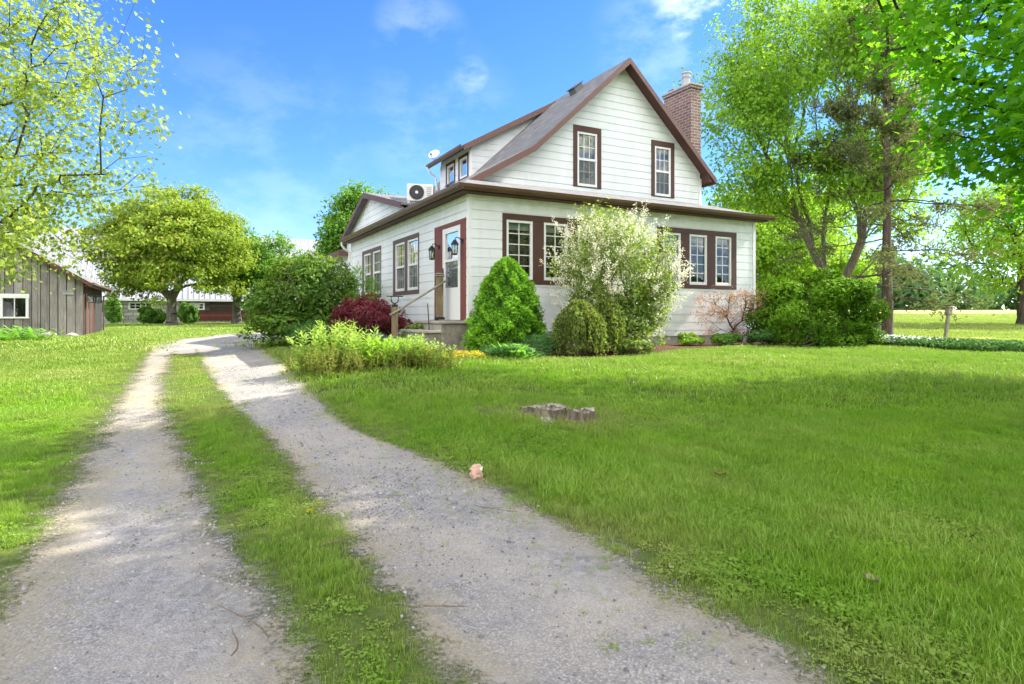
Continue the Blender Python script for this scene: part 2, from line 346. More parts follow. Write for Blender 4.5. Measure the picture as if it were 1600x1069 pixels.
def lobed(rng, n, c, r, m=22, rl=.36, bottom=-.75, fill=.35):
    """points of a lumpy crown: m lobes inside the ellipsoid (c, r); returns points, outward directions and a lobe tone"""
    c = np.array(c, float); r = np.array(r, float)
    k_ = np.arange(m*2)+.5; ph_ = np.arccos(1-k_/m); th_ = math.pi*(1+5**.5)*k_+rng.uniform(0, 6); u = unit(np.stack([np.cos(th_)*np.sin(ph_), np.sin(th_)*np.sin(ph_), np.cos(ph_)], 1)+rng.normal(0, .22, (m*2, 3))); u = u[u[:, 2] > bottom]; u = u[rng.permutation(len(u))][:m]; m = len(u)
    cen = u*rng.uniform(.45, .86, (m, 1)); tone = rng.uniform(0, 1, m); rr = rl*rng.uniform(.7, 1.3, m)
    k = rng.integers(0, m, n); d = unit(rng.normal(size=(n, 3))); rad = rng.uniform(fill, 1, n)**.5
    p = cen[k]+d*(rr[k]*rad)[:, None]
    return c+p*r, unit(d*.6+unit(p)*.7), tone[k]
def skeleton(trunk, targets, rng, bf=.35, step=.6, tip_r=.006, expo=.47, wob=.06):
    """minimum-path branching from a trunk polyline to the target points"""
    P = [np.array(p, float) for p in trunk]; par = [-1]+list(range(len(P)-1)); ln = [0.]
    for i in range(1, len(P)): ln.append(ln[-1]+np.linalg.norm(P[i]-P[i-1]))
    top = P[-1]; order = np.argsort(np.linalg.norm(targets-top, axis=1)); cap = len(P)+len(targets)*14
    A = np.zeros((cap, 3)); A[:len(P)] = P; Ln = np.zeros(cap); Ln[:len(P)] = ln; pr = np.full(cap, -1); pr[:len(P)] = par; n = len(P); lo = max(1, int(len(P)*.45)); tips = []
    for t in order:
        q = targets[t]; d = np.linalg.norm(A[lo:n]-q, axis=1); up = np.maximum(A[lo:n, 2]-q[2], 0)
        j = lo+int(np.argmin(d+bf*Ln[lo:n]+.25*up)); L = np.linalg.norm(q-A[j]); k = max(1, min(12, int(L/step)))
        s0 = A[j].copy(); prev = j
        for i in range(1, k+1):
            f = i/k; w = s0*(1-f)+q*f+np.array([0, 0, .10*L*math.sin(math.pi*f)])
            if i < k: w = w+rng.normal(0, wob*L/k**.5*.5, 3)
            if n >= cap: break
            A[n] = w; pr[n] = prev; Ln[n] = Ln[prev]+L/k; prev = n; n += 1
        tips.append(prev)
    cnt = np.zeros(n)
    cnt[np.array(tips)] += 1
    for i in range(n-1, 0, -1):
        if pr[i] >= 0: cnt[pr[i]] += cnt[i]
    rad = tip_r*np.maximum(cnt, 1)**expo
    e = np.arange(1, n); return A[:n], pr[:n], rad, e
def tree(name, label, base, H, crown, mats, seed, tips=500, leaves=20000, size=.2, shape=DIA, r0=.25, fork=.35, m=24, rl=.36, spread=.5, crown2=None, zmin=.9, lean=(0, 0), group=None, cat='tree', up=.6, bottom=-.7, tip_r=None, extra_trunks=(), expo=.47, parts=('trunk', 'crown'), bf=.35, droop=0):
    rng = np.random.default_rng(seed); bx, by, bz = base
    o = thing(name, label, cat, base, 0, group)
    cc, cr = crown
    tp, dirs, tone = lobed(rng, tips, cc, cr, m, rl, bottom); tp[:, 2] = np.where(tp[:, 2] < zmin, zmin+.1+np.abs(tp[:, 2])*.35, tp[:, 2])
    if crown2:
        q = lobed(rng, tips, crown2[0], crown2[1], m, rl, bottom); tp, dirs, tone = [np.concatenate(z_) for z_ in zip((tp, dirs, tone), q)]; tips = len(tp)
    zt = H*fork; ns = 7
    trunk = [(lean[0]*(i/ns)**2+rng.normal(0, .02), lean[1]*(i/ns)**2+rng.normal(0, .02), zt*i/ns-.05*(i == 0)) for i in range(ns+1)]
    tr = tip_r or r0/(tips**expo)
    A, pr, rad, e = skeleton(trunk, tp, rng, tip_r=tr, expo=expo, step=max(.35, H*.05), bf=bf)
    rb = rad.copy(); p = pr[e]
    rootf = np.where(A[:, 2] < zt*.35, 1+.45*np.clip(1-A[:, 2]/(zt*.35+1e-6), 0, 1)**2, 1)
    V, F = tubes(A[p], A[e], np.minimum((rad*rootf)[p], (rad*rootf)[e]*1.6), (rad*rootf)[e], 7)
    arrays(parts[0], V, 4, mats[0], o, quads=F, smooth=True)
    k = rng.integers(0, tips, leaves); off = rng.normal(0, spread, (leaves, 3))*np.array([1, 1, .55])
    P = tp[k]+off; P[:, 2] -= droop*rng.uniform(0, 1, leaves)**2
    N = unit(dirs[k]*.5+np.array([0, 0, up])+rng.normal(0, .55, (leaves, 3)))
    sz = size*rng.uniform(.6, 1.25, leaves)
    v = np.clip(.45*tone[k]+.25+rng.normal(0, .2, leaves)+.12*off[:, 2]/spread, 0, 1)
    ax = rng.normal(0, .6, (leaves, 3))+dirs[k]*.6+np.array([0, 0, -.35])
    L = leafcards(P, N, sz, shape, rng, ax)
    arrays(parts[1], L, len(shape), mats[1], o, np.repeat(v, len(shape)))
    return o

# ------------------------------------------------------------------ where things stand
YAW = R(27.9); DR = np.array([math.cos(YAW), math.sin(YAW)]); DL = np.array([-math.sin(YAW), math.cos(YAW)])
HC = np.array([-.857, 12.4]); HB = .75                    # house corner; wall base below eye level
def sstep(a, b, x): t = np.clip((x-a)/(b-a), 0, 1); return t*t*(3-2*t)
def local(x, y): dx = x-HC[0]; dy = y-HC[1]; return dx*DR[0]+dy*DR[1], dx*DL[0]+dy*DL[1]
def gz(x, y):
    x = np.asarray(x, float); y = np.asarray(y, float)
    e = np.interp(y, [-40, 2, 6, 10, 14, 18, 25, 40, 60, 120, 600], [-1.32, -1.32, -1.23, -1.11, -1.0, -.92, -.86, -.76, -.72, -.5, 1])
    t, v = local(x, y); d = np.hypot(np.maximum(np.maximum(-1.2-t, t-9.3), 0), np.maximum(np.maximum(-2.0-v, v-13), 0))
    w = sstep(5.2, 0, d); e = e*(1-w)-.74*w
    e = e+np.clip(y-20, 0, 66)*.0183*sstep(4, 13, x)
    e = e+.012*np.sin(x*1.7+y*.6)*np.cos(y*1.3-x*.4)+.02*np.sin(x*.45+1)*np.sin(y*.5)
    return e+EYE
def Gp(x, y, dz=0): return (float(x), float(y), float(gz(x, y))+dz)
def ground_px(px, py):
    """the ground point a photograph pixel looks at"""
    Y = 8.0
    for _ in range(60):
        X = (px-CX)/FPX*Y; e = EYE-float(gz(X, Y)); Yn = FPX*e/max(py-HY, 1); Y = Y*.5+min(Yn, 120)*.5
    return np.array([(px-CX)/FPX*Y, Y])
def depth(px, Y): return (px-CX)/FPX*Y
def hw(t, v): p = HC+t*DR+v*DL; return float(p[0]), float(p[1])      # house coordinates to world

# ------------------------------------------------------------------ ground
def lines(lo, hi, fine_lo, fine_hi, st, grow=1.12):
    a = list(np.arange(fine_lo, fine_hi, st)); s = st
    while a[-1] < hi: s *= grow; a.append(a[-1]+s)
    s = st
    while a[0] > lo: s *= grow; a.insert(0, a[0]-s)
    return np.array(a)
gx = lines(-500, 500, -12, 14, .3); gy = lines(-60, 900, 0, 24, .3)
GX, GY = np.meshgrid(gx, gy); GZ = gz(GX, GY)
V = np.stack([GX, GY, GZ], -1).reshape(-1, 3); nx, ny = len(gx), len(gy)
ii = (np.arange(ny-1)[:, None]*nx+np.arange(nx-1)[None]).reshape(-1); Q = np.stack([ii, ii+1, ii+1+nx, ii+nx], 1)
fieldness = (sstep(16, 21, GY-.0*GX)*sstep(4, 9, GX)).reshape(-1)
t = NT('lawn_soil')
n1 = t.noise(.6, 6, .65); n2 = t.noise(9, 6, .7); n3 = t.noise(60, 3, .7)
c = t.mix(t.rng(n2, .35, .65), (.065, .115, .018), (.14, .20, .035)); c = t.mix(t.rng(n1, .5, .75, 0, .6), c, (.17, .20, .045))
c = t.mix(t.rng(n3, .42, .7, 0, .65), c, (.13, .105, .055))
f = t.mix(t.rng(n2, .3, .7), (.40, .42, .11), (.56, .54, .20)); f = t.mix(t.rng(n1, .4, .7, 0, .5), f, (.26, .33, .07))
f = t.mix(t.rng(n3, .5, .8, 0, .3), f, (.50, .50, .20)); c = t.mix(t.attr('v'), c, f)
m_ground = t.done(t.bsdf(c, .95, .1, 0, t.bump(t.math('ADD', n2, n3), .6, .04)))
g = arrays('ground', V, 4, m_ground, None, fieldness, Q, True); tag(g, 'green lawn ground running out to a pale mown field', 'ground', kind='structure')

# driveway: two gravel wheel tracks that join by the shrubs
def curve(pts, n):
    p = np.array([ground_px(*q) for q in pts]); d = np.r_[0, np.cumsum(np.linalg.norm(np.diff(p, axis=0), axis=1))]
    u = np.linspace(0, d[-1], n); q = np.stack([np.interp(u, d, p[:, i]) for i in (0, 1)], 1)
    k = np.array([.1, .2, .4, .2, .1])
    for _ in range(2):
        qq = q.copy()
        for i in (0, 1): qq[2:-2, i] = np.convolve(q[:, i], k, 'valid')
        q = qq
    return q
LT = (curve([(-190, 1500), (-60, 1064), (0, 952), (27, 904), (80, 809), (122, 729), (165, 654), (197, 596), (229, 553)], 90), curve([(610, 1500), (463, 1064), (436, 979), (394, 904), (341, 830), (319, 766), (287, 713), (271, 654), (261, 596), (277, 548)], 90))
RT = (curve([(960, 1500), (727, 1064), (708, 1032), (639, 942), (575, 862), (511, 782), (444, 697), (372, 638), (335, 585), (315, 546)], 90), curve([(1900, 1500), (1279, 1064), (1130, 979), (925, 846), (800, 788), (745, 755), (639, 706), (532, 668), (468, 606), (404, 548)], 90))
JN = (curve([(229, 556), (243, 543), (280, 532), (340, 524), (440, 518), (560, 515)], 50), curve([(404, 551), (384, 542), (392, 534), (420, 529), (470, 526), (560, 523)], 50))
t = NT('driveway_gravel')
vo = t.n('ShaderNodeTexVoronoi'); vo.inputs['Scale'].default_value = 95; t.l(t.co(), vo.inputs['Vector'])
vo2 = t.n('ShaderNodeTexVoronoi'); vo2.inputs['Scale'].default_value = 32; t.l(t.co(), vo2.inputs['Vector'])
big = t.noise(1.1, 5, .6); mid = t.noise(7, 5, .7)
peb = t.mix(t.rng(big, .42, .6), t.ramp(vo.outputs['Color'], [(.1, (.18, .178, .175)), (.5, (.34, .325, .30)), (.9, (.50, .475, .44))]), (.42, .385, .33))
peb = t.mix(t.rng(vo.outputs['Distance'], .25, .65, 0, .55), peb, (.14, .13, .12))
peb = t.mix(t.rng(mid, .5, .75, 0, .65), peb, (.36, .33, .285)); 
dry = t.noise(.5, 4, .6); peb = t.mix(t.rng(dry, .5, .7, 0, .6), peb, (.50, .455, .375)); peb = t.mix(1, peb, (1.1, 1.085, 1.03), 'MULTIPLY')
ed = t.math('ADD', t.math('ADD', t.attr('v'), t.math('MULTIPLY', t.math('SUBTRACT', t.noise(2.6, 7, .75), .5), .8)), t.math('MULTIPLY', t.math('SUBTRACT', t.noise(45, 3, .7), .5), .55))
peb = t.mix(t.rng(ed, .72, .35, 0, .75), peb, (.33, .285, .17))
coarse = t.rng(t.noise(.9, 5, .65), .46, .62); fine = t.noise(160, 2, .7); hol = t.noise(2.4, 4, .6)
peb = t.mix(t.math('MULTIPLY', coarse, .55), peb, t.ramp(vo2.outputs['Color'], [(.1, (.12, .125, .135)), (.6, (.27, .275, .285)), (.95, (.46, .45, .44))]))
peb = t.mix(t.rng(fine, .35, .7, 0, .35), peb, (.20, .185, .16))
hgt = t.math('ADD', t.math('MULTIPLY', t.math('MULTIPLY', vo.outputs['Distance'], -1), t.math('ADD', t.math('MULTIPLY', coarse, .8), .2)), t.math('ADD', t.math('MULTIPLY', hol, 4), t.math('MULTIPLY', fine, .35)))
bs = t.bsdf(peb, .95, .1, 0, t.bump(hgt, .6, .012))
tr = t.n('ShaderNodeBsdfTransparent'); mx = t.n('ShaderNodeMixShader'); t.l(t.rng(ed, .16, .40), mx.inputs[0]); t.l(tr.outputs[0], mx.inputs[1]); t.l(bs, mx.inputs[2])
m_gravel = t.done(mx.outputs[0])
def strip(name, ed, dz, label):
    a, b = ed; m = 21; w = np.linspace(-.2, 1.2, m)[None, :, None]; P = a[:, None]*(1-w)+b[:, None]*w
    z = gz(P[..., 0], P[..., 1])+dz
    V = np.concatenate([P, z[..., None]], -1).reshape(-1, 3); n = len(a)
    i = (np.arange(n-1)[:, None]*m+np.arange(m-1)[None]).reshape(-1); Q = np.stack([i, i+1, i+1+m, i+m], 1)
    wid = np.linalg.norm(b-a, axis=1)[:, None]; e = np.minimum(w[..., 0]+.2, 1.2-w[..., 0])*wid*1.25
    if name == 'gravel_turning': e = e*np.clip(np.arange(n)/9, 0, 1)[:, None]+.0
    o = arrays(name, V, 4, m_gravel, None, np.clip(e, 0, 1).reshape(-1), Q, True); return tag(o, label, 'driveway', kind='structure')
strip('driveway_track', LT, .014, 'left grey gravel wheel track of the farm driveway')
strip('driveway_track', RT, .011, 'right grey gravel wheel track passing the front lawn')
strip('gravel_turning', JN, .008, 'pale gravel turning where both wheel tracks join behind the house')
def inpoly(P, poly):
    x, y = P[:, 0], P[:, 1]; r = np.zeros(len(P), bool); q = np.roll(poly, -1, 0)
    for (x0, y0), (x1, y1) in zip(poly, q):
        if y0 == y1: continue
        c = ((y0 > y) != (y1 > y)) & (x < (x1-x0)*(y-y0)/(y1-y0)+x0); r ^= c
    return r
POLYS = [np.vstack([a, b[::-1]]) for a, b in (LT, RT, JN)]
EDGE = np.vstack([LT[0], LT[1], RT[0], RT[1], JN[0], JN[1]])
def edge_dist(P):
    d = np.full(len(P), 9.)
    for i in range(0, len(P), 20000): d[i:i+20000] = np.sqrt(((P[i:i+20000, None]-EDGE[None, ::2])**2).sum(-1).min(1))
    return d
def on_drive(P):
    r = np.zeros(len(P), bool)
    for q in POLYS: r |= inpoly(P, q)
    return r
# mulch bed in front of the house
def bed_front(t): return -2.0-.32*np.sin(t*.8+.3)-.12*np.sin(t*2.3)-.35*np.exp(-((t-1.2)/1.2)**2)+.45*sstep(6, 9, t)
def in_bed(P):
    t, v = local(P[:, 0], P[:, 1]); return (t > -1.1) & (t < 9.6) & (v > bed_front(t)) & (v < .1)
bt = np.linspace(-1.1, 9.6, 60); m = 10; w = np.linspace(0, 1, m)
bv = bed_front(bt)[:, None]*(1-w)+.3*w; B = HC+bt[:, None, None]*DR+bv[..., None]*DL
V = np.concatenate([B, (gz(B[..., 0], B[..., 1])+.02)[..., None]], -1).reshape(-1, 3)
i = (np.arange(59)[:, None]*m+np.arange(m-1)[None]).reshape(-1); Q = np.stack([i, i+1, i+1+m, i+m], 1)
t = NT('red_mulch'); n = t.noise(38, 5, .8, sc=(1, 2.2, 1)); n2 = t.noise(3, 4)
c = t.ramp(n, [(.3, (.035, .02, .014)), (.55, (.15, .078, .05)), (.8, (.30, .19, .125))]); c = t.mix(t.rng(n2, .5, .7, 0, .5), c, (.21, .155, .10))
o = arrays('mulch_bed', V, 4, t.done(t.bsdf(c, .95, .1, 0, t.bump(n, 1, .03))), None, None, Q, True); tag(o, 'reddish bark mulch bed along the front of the house', 'flower bed', kind='structure')

# ------------------------------------------------------------------ the house
def E(e): return e+HB
house = thing('farmhouse', 'white clapboard farmhouse with brown trim, steep gable and wraparound shingle roof', 'house', (HC[0], HC[1], EYE-HB), YAW)
FR = lambda u, o, z: (u, -o, z)                 # front wall plane: along, outward, up
SD = lambda u, o, z: (-o, u, z)                 # door side
GV = 1.75; GB = lambda u, o, z: (u, GV-o, z)    # upper gable
TD = 2.27; DM = lambda u, o, z: (TD-o, u, z)    # dormer face
def siding(mb, fn, spans, z0, z1, opens, start, step=.192, depth=.016, seams=()):
    """lapped boards; spans(z) gives the wall's extent at a height, opens are (u0,u1,z0,z1)"""
    k0 = math.floor((z0-start)/step); zs = {z0, z1}
    k = k0
    while start+k*step < z1:
        if start+k*step > z0: zs.add(start+k*step)
        if z0 < start+k*step+.016 < z1: zs.add(start+k*step+.016)
        k += 1
    for a in opens: zs |= {z for z in a[2:] if z0 < z < z1}
    zs = sorted(zs)
    for a, b in zip(zs[:-1], zs[1:]):
        if b-a < 1e-4: continue
        zl = start+math.floor((a+1e-5-start)/step)*step
        gap = a-zl < .0155; oa = ob = -.003 if gap else depth
        (l0, r0), (l1, r1) = spans(a), spans(b)
        cuts = sorted([o for o in opens if o[2] < (a+b)/2 < o[3]]); L = [None]; seg = []
        cur = None
        for o in cuts: seg.append((cur, o[0])); cur = o[1]
        seg.append((cur, None))
        for s, e in seg:
            p = [(l0 if s is None else s), (r0 if e is None else e), (r1 if e is None else e), (l1 if s is None else s)]
            if p[1]-p[0] < .005 and p[2]-p[3] < .005: continue
            mb.quad(fn(p[0], oa, a), fn(p[1], oa, a), fn(p[2], ob, b), fn(p[3], ob, b))
            if abs(a-zl-.016) < 1e-4 or gap: mb.quad(fn(p[0], -.003, a), fn(p[1], -.003, a), fn(p[1], depth, a), fn(p[0], depth, a))
# openings
FWIN = [(.829, 1.456), (1.725, 2.332), (2.60, 3.21)]; FWIN2 = [(5.015, 5.578), (5.856, 6.439), (6.722, 7.281)]
FZ = (E(.72), E(1.955)); SZ = (E(.60), E(1.87))
SWIN = [(2.995, 3.80), (4.02, 4.82)]; SWIN2 = [(6.25, 7.06), (7.28, 8.09)]
GWIN = [(2.86, 3.58), (5.78, 6.44)]
def gpx(px, fn_v):                                # along-front coordinate on the plane v = fn_v seen at a pixel
    r = (px-CX)/FPX; return (-.857*-1+r*12.4+r*.884*fn_v+.468*fn_v)/(.884-.468*r)
gw = [(gpx(901.5, GV), gpx(932.5, GV)), (gpx(1022.5, GV), gpx(1047.5, GV))]
def gel(px, py): r = gpx(px, GV); return (HY-py)*(12.4+.468*r+.884*GV)/FPX
gz0 = [(gel(917, 292), gel(917, 207.5)), (gel(1035, 307), gel(1035, 230))]
opF = [(a, b, FZ[0], FZ[1]) for a, b in FWIN+FWIN2]
opS = [(a, b, SZ[0], SZ[1]) for a, b in SWIN+SWIN2]+[(.376, 1.371, E(-.13), E(1.85))]
opG = [(a[0], a[1], E(z[0]), E(z[1])) for a, z in zip(gw, gz0)]
ST = E(2.09)
LOWT = [(-.27, 2.53), (2.35, 4.045), (5.18, 6.66), (8.22, 3.85)]
wall = MB()
siding(wall, FR, lambda z: (0, 8.12), E(-.52), E(2.42), opF, ST)
siding(wall, SD, lambda z: (0, 9.76), E(-.52), E(2.42), opS, ST)
def gspan(z):
    e = z-HB+.10; l = np.interp(e, [2.53, 4.045, 6.66], [-.27, 2.35, 5.18]); r = np.interp(e, [3.85, 6.66], [8.22, 5.18])
    return float(max(l, .4)), float(max(min(r, 7.95), l))
siding(wall, GB, gspan, E(2.9), E(6.56), opG, ST)
siding(wall, lambda u, o, z: (7.95+o, u, z), lambda z: (GV, 10), E(-.6), E(3.9), [], ST)
wall.quad((8.12, 0, E(-.52)), (8.12, GV, E(-.52)), (8.12, GV, E(2.6)), (8.12, 0, E(2.42)))
rj = random.Random(8); bj = MB(); nw = len(wall.f)
for fn, w_, zt, zb, ops in ((FR, 8.1, E(2.38), E(-.5), opF), (SD, 9.7, E(2.38), E(-.5), opS)):
    k = 0; z = ST-.192*13
    while z+.19 < zt:
        for _ in range(2):
            u = rj.uniform(.3, w_-.3)
            if z > zb and not any(a-.3 < u < b+.3 and c-.25 < z+.1 < d+.2 for a, b, c, d in ops): bj.quad(fn(u, .0165, z+.018), fn(u+.004, .0165, z+.018), fn(u+.004, .0165, z+.19), fn(u, .0165, z+.19))
        z += .192
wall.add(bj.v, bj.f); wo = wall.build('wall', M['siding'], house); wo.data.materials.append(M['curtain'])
for p_ in wo.data.polygons[nw:]: p_.material_index = 1
for q in ((-.03, .05, -.03, .05, E(-.5), E(2.4)), (8.06, 8.15, -.032, .05, E(-.5), E(2.4)), (-.03, .04, 9.70, 9.79, E(-.5), E(2.4)), (7.90, 7.985, GV-.035, GV+.06, E(2.9), E(3.85))): MB().box(*q).build('corner_trim', M['white'], house)
MB().box(.02, 8.1, .02, .2, E(-1.1), E(-.52)).box(.022, .2, .2, 9.74, E(-1.1), E(-.525)).build('foundation', M['foundation'], house)
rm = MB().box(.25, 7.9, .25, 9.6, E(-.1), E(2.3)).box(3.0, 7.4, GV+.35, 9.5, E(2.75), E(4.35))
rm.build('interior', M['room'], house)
# windows
def window(fn, u0, u1, z0, z1, cols, rows, kind='casement', blind=None, curtain=False, fr=.055, inset=.02, screen=False):
    w = MB(); o0, o1 = -.05, inset
    w.box(u0, u0+fr, o0, o1, z0, z1, fn); w.box(u1-fr, u1, o0, o1, z0, z1, fn); w.box(u0+fr, u1-fr, o0, o1-.002, z1-fr, z1, fn); w.box(u0+fr, u1-fr, o0, o1-.002, z0, z0+fr*1.25, fn)
    zm = (z0+z1)/2
    if kind == 'hung': w.box(u0+fr, u1-fr, o0, o1-.006, zm-.03, zm+.03, fn)
    wo = w.build('window', M['white'], house, .004)
    i0, i1, j0, j1 = u0+fr, u1-fr, z0+fr*1.25, z1-fr
    MB().quad(fn(i0, -.02, j0), fn(i1, -.02, j0), fn(i1, -.02, j1), fn(i0, -.02, j1)).build('pane', M['glass'], wo)
    mu = MB(); b = .009
    zt0 = zm+.03 if kind == 'hung' else j0
    for c in range(1, cols):
        u = i0+(i1-i0)*c/cols
        mu.box(u-b, u+b, -.034, -.012, j0, j1, fn) if kind != 'hung' else mu.box(u-b, u+b, -.034, -.012, j0, zm-.03, fn).box(u-b, u+b, -.034, -.012, zm+.03, j1, fn)
    for r_ in range(1, rows):
        z = j0+(j1-j0)*r_/rows
        if kind == 'hung' and abs(z-zm) < .06: continue
        mu.box(i0, i1, -.0335, -.0125, z-b, z+b, fn)
    mu.build('muntin', M['white'], wo)
    if blind: MB().quad(fn(i0-.02, -.09, j1-blind), fn(i1+.02, -.09, j1-blind), fn(i1+.02, -.09, j1+.03), fn(i0-.02, -.09, j1+.03)).build('blind', M['blind'], wo)
    if curtain:
        cb = MB(); n = 14
        for k in range(n):
            a, c2 = i0+(i1-i0)*k/n, i0+(i1-i0)*(k+1)/n; oa, ob = -.14+.02*(k % 2), -.14+.02*((k+1) % 2)
            cb.quad(fn(a, oa, j0-.03), fn(c2, ob, j0-.03), fn(c2, ob, j1+.03), fn(a, oa, j1+.03))
        cb.build('curtain', M['curtain'], wo)
    if screen: MB().quad(fn(i0, -.008, j0), fn(i1, -.008, j0), fn(i1, -.008, zm-.03), fn(i0, -.008, zm-.03)).build('insect_screen', M['screen'], wo)
    return wo
for a, b in FWIN+FWIN2: window(FR, a, b, FZ[0], FZ[1], 2, 5, blind=.14)
for a, b in SWIN+SWIN2: window(SD, a, b, SZ[0], SZ[1], 3, 4, 'hung', screen=True, blind=.55)
for (a, b), z in zip(gw, gz0): window(GB, a, b, E(z[0]), E(z[1]), 3, 4, 'hung', curtain=True, screen=True)
def casing(fn, u0, u1, z0, z1, opens, oz, mat, d=.03):
    c = MB(); xs = sorted(opens); edges = [u0]+[q for o in xs for q in o]+[u1]
    for a, b in zip(edges[::2], edges[1::2]): c.box(a, b, -.045, d, oz[0], oz[1], fn)
    c.box(u0, u1, -.045, d+.002, oz[1], z1, fn); c.box(u0, u1, -.045, d+.002, z0, oz[0], fn)
    return c.build('window_casing', mat, house, .004)
casing(FR, .737, 3.37, E(.625), E(2.08), FWIN, FZ, M['trim']); casing(FR, 4.84, 7.456, E(.625), E(2.08), FWIN2, FZ, M['trim'])
casing(SD, 2.929, 5.02, E(.50), E(1.98), SWIN, SZ, M['side_trim']); casing(SD, 6.19, 8.30, E(.49), E(1.98), SWIN2, SZ, M['side_trim'])
for (a, b), z in zip(gw, gz0): casing(GB, a-.125, b+.125, E(z[0]-.03), E(z[1]+.15), [(a, b)], (E(z[0]), E(z[1])), M['trim'])
# door
dsur = MB(); dsur.box(.123, .376, -.04, .035, E(-.13), E(1.85), SD).box(1.371, 1.814, -.04, .035, E(-.13), E(1.85), SD).box(.123, 1.814, -.04, .037, E(1.85), E(1.945), SD).box(.11, .124, -.01, .045, E(-.13), E(1.95), SD).box(1.813, 1.827, -.01, .045, E(-.13), E(1.95), SD)
dsur.build('door_surround', M['red_trim'], house, .004)
dr = MB(); u0, u1, z0, z1 = .376, 1.371, E(-.12), E(1.85)
dr.box(u0, u0+.14, -.03, .03, z0, z1, SD).box(u1-.14, u1, -.03, .03, z0, z1, SD).box(u0+.14, u1-.14, -.03, .028, z1-.12, z1, SD).box(u0+.14, u1-.14, -.03, .028, z0, z0+.68, SD).box(u0+.14, u1-.14, -.03, .026, z0+1.235, z0+1.295, SD)
door = dr.build('door', M['white'], house, .005)
MB().quad(*[SD(u, -.005, z) for u, z in ((u0+.14, z0+.68), (u1-.14, z0+.68), (u1-.14, z1-.12), (u0+.14, z1-.12))]).build('pane', M['glass'], door)
MB().quad(*[SD(u, .006, z) for u, z in ((u0+.14, z0+.68), (u1-.14, z0+.68), (u1-.14, z0+1.235), (u0+.14, z0+1.235))]).build('insect_screen', M['screen'], door)
inn = MB().box(u0+.1, u1-.1, -.14, -.10, z0, z0+1.1, SD).box(u0+.1, u0+.3, -.14, -.10, z0+1.1, z1, SD).box(u1-.3, u1-.1, -.14, -.10, z0+1.1, z1, SD)
for c in (.38, .5, .62): inn.box(u0+c-.012, u0+c+.012, -.13, -.11, z0+1.1, z1, SD)
for c in (1.3, 1.55): inn.box(u0+.3, u1-.3, -.131, -.111, z0+c-.012, z0+c+.012, SD)
inn.build('inner_door', M['offwhite'], door)
MB().box(u1-.07, u1-.035, .03, .045, z0+.95, z0+1.12, SD).box(u1-.12, u1-.04, .055, .072, z0+1.02, z0+1.045, SD).box(u1-.06, u1-.045, .04, .06, z0+1.02, z0+1.045, SD).build('handle', M['black'], door)
# roofs
def zl(t): return E(2.53)+.5785*(t+.27)
def zk(v): return E(2.53)+.295*(v+.27)
rf = MB(); th = .07; VB = 9.95
hv = 1.42; ht = -.27+.295*(hv+.27)/.5785; hb = -.27+.295*(GV+.27)/.5785
rf.slab([(-.27, -.27, E(2.53)), (ht, hv, zl(ht)), (2.35, hv, E(4.045)), (2.35, VB, E(4.045)), (-.27, VB, E(2.53))], th)
rf.slab([(2.35, hv, E(4.045)), (5.18, hv, E(6.66)), (5.18, VB, E(6.66)), (2.35, VB, E(4.045))], th)
rf.slab([(5.18, hv, E(6.66)), (8.22, hv, E(3.85)), (8.22, VB, E(3.85)), (5.18, VB, E(6.66))], th)
rf.slab([(-.27, -.27, E(2.53)), (8.40, -.27, E(2.53)), (8.40, GV, zk(GV)), (hb, GV, zk(GV))], .06)
# dormer roof
dz = lambda t: E(4.80)+.565*(t-1.95)
rf.slab([(1.95, 4.78, dz(1.95)), (5.10, 4.78, dz(5.10)), (5.10, 7.52, dz(5.10)), (1.95, 7.52, dz(1.95))], .08)
# rear cross gable and the low roof behind
rf.slab([(.26, 9.25, E(4.06)), (2.9, 9.25, E(4.06)), (2.9, 12.75, E(2.80)), (.26, 12.75, E(2.80))], .08)
rf.slab([(.26, 9.25, E(4.06)), (.26, 5.2, E(3.10)), (2.9, 5.2, E(3.10)), (2.9, 9.25, E(4.06))], .08)
rf.slab([(2.9, 9.25, E(4.06)), (8.2, 9.25, E(4.06)), (8.2, 13, E(2.7)), (2.9, 12.75, E(2.8))], .08)
rf.slab([(.15, 12.4, E(2.42)), (8.2, 12.4, E(2.9)), (8.2, 16.3, E(2.9)), (.15, 16.3, E(2.42))], .07)
roof = rf.build('roof', M['shingle'], house)
for (t_, v_) in ((4.8, 3.3), (.95, 3.25)):
    zz = np.interp(t_, [-.27, 2.35, 5.18], [E(2.53), E(4.045), E(6.66)]); s_ = .16 if t_ > 2 else .09
    vb = MB(); fnv = lambda x, y, z: (t_+x*math.cos(.6)-z*math.sin(.5), v_+y, zz+x*math.sin(.7)+z*math.cos(.5))
    vb.box(-s_, s_, -s_, s_, -.02, .14 if t_ > 2 else .08, fnv).box(-s_*1.25, s_*1.25, -s_*1.2, s_*1.2, .14 if t_ > 2 else .08, .17 if t_ > 2 else .10, fnv); vb.build('roof_vent', M['grey'], roof, .01)
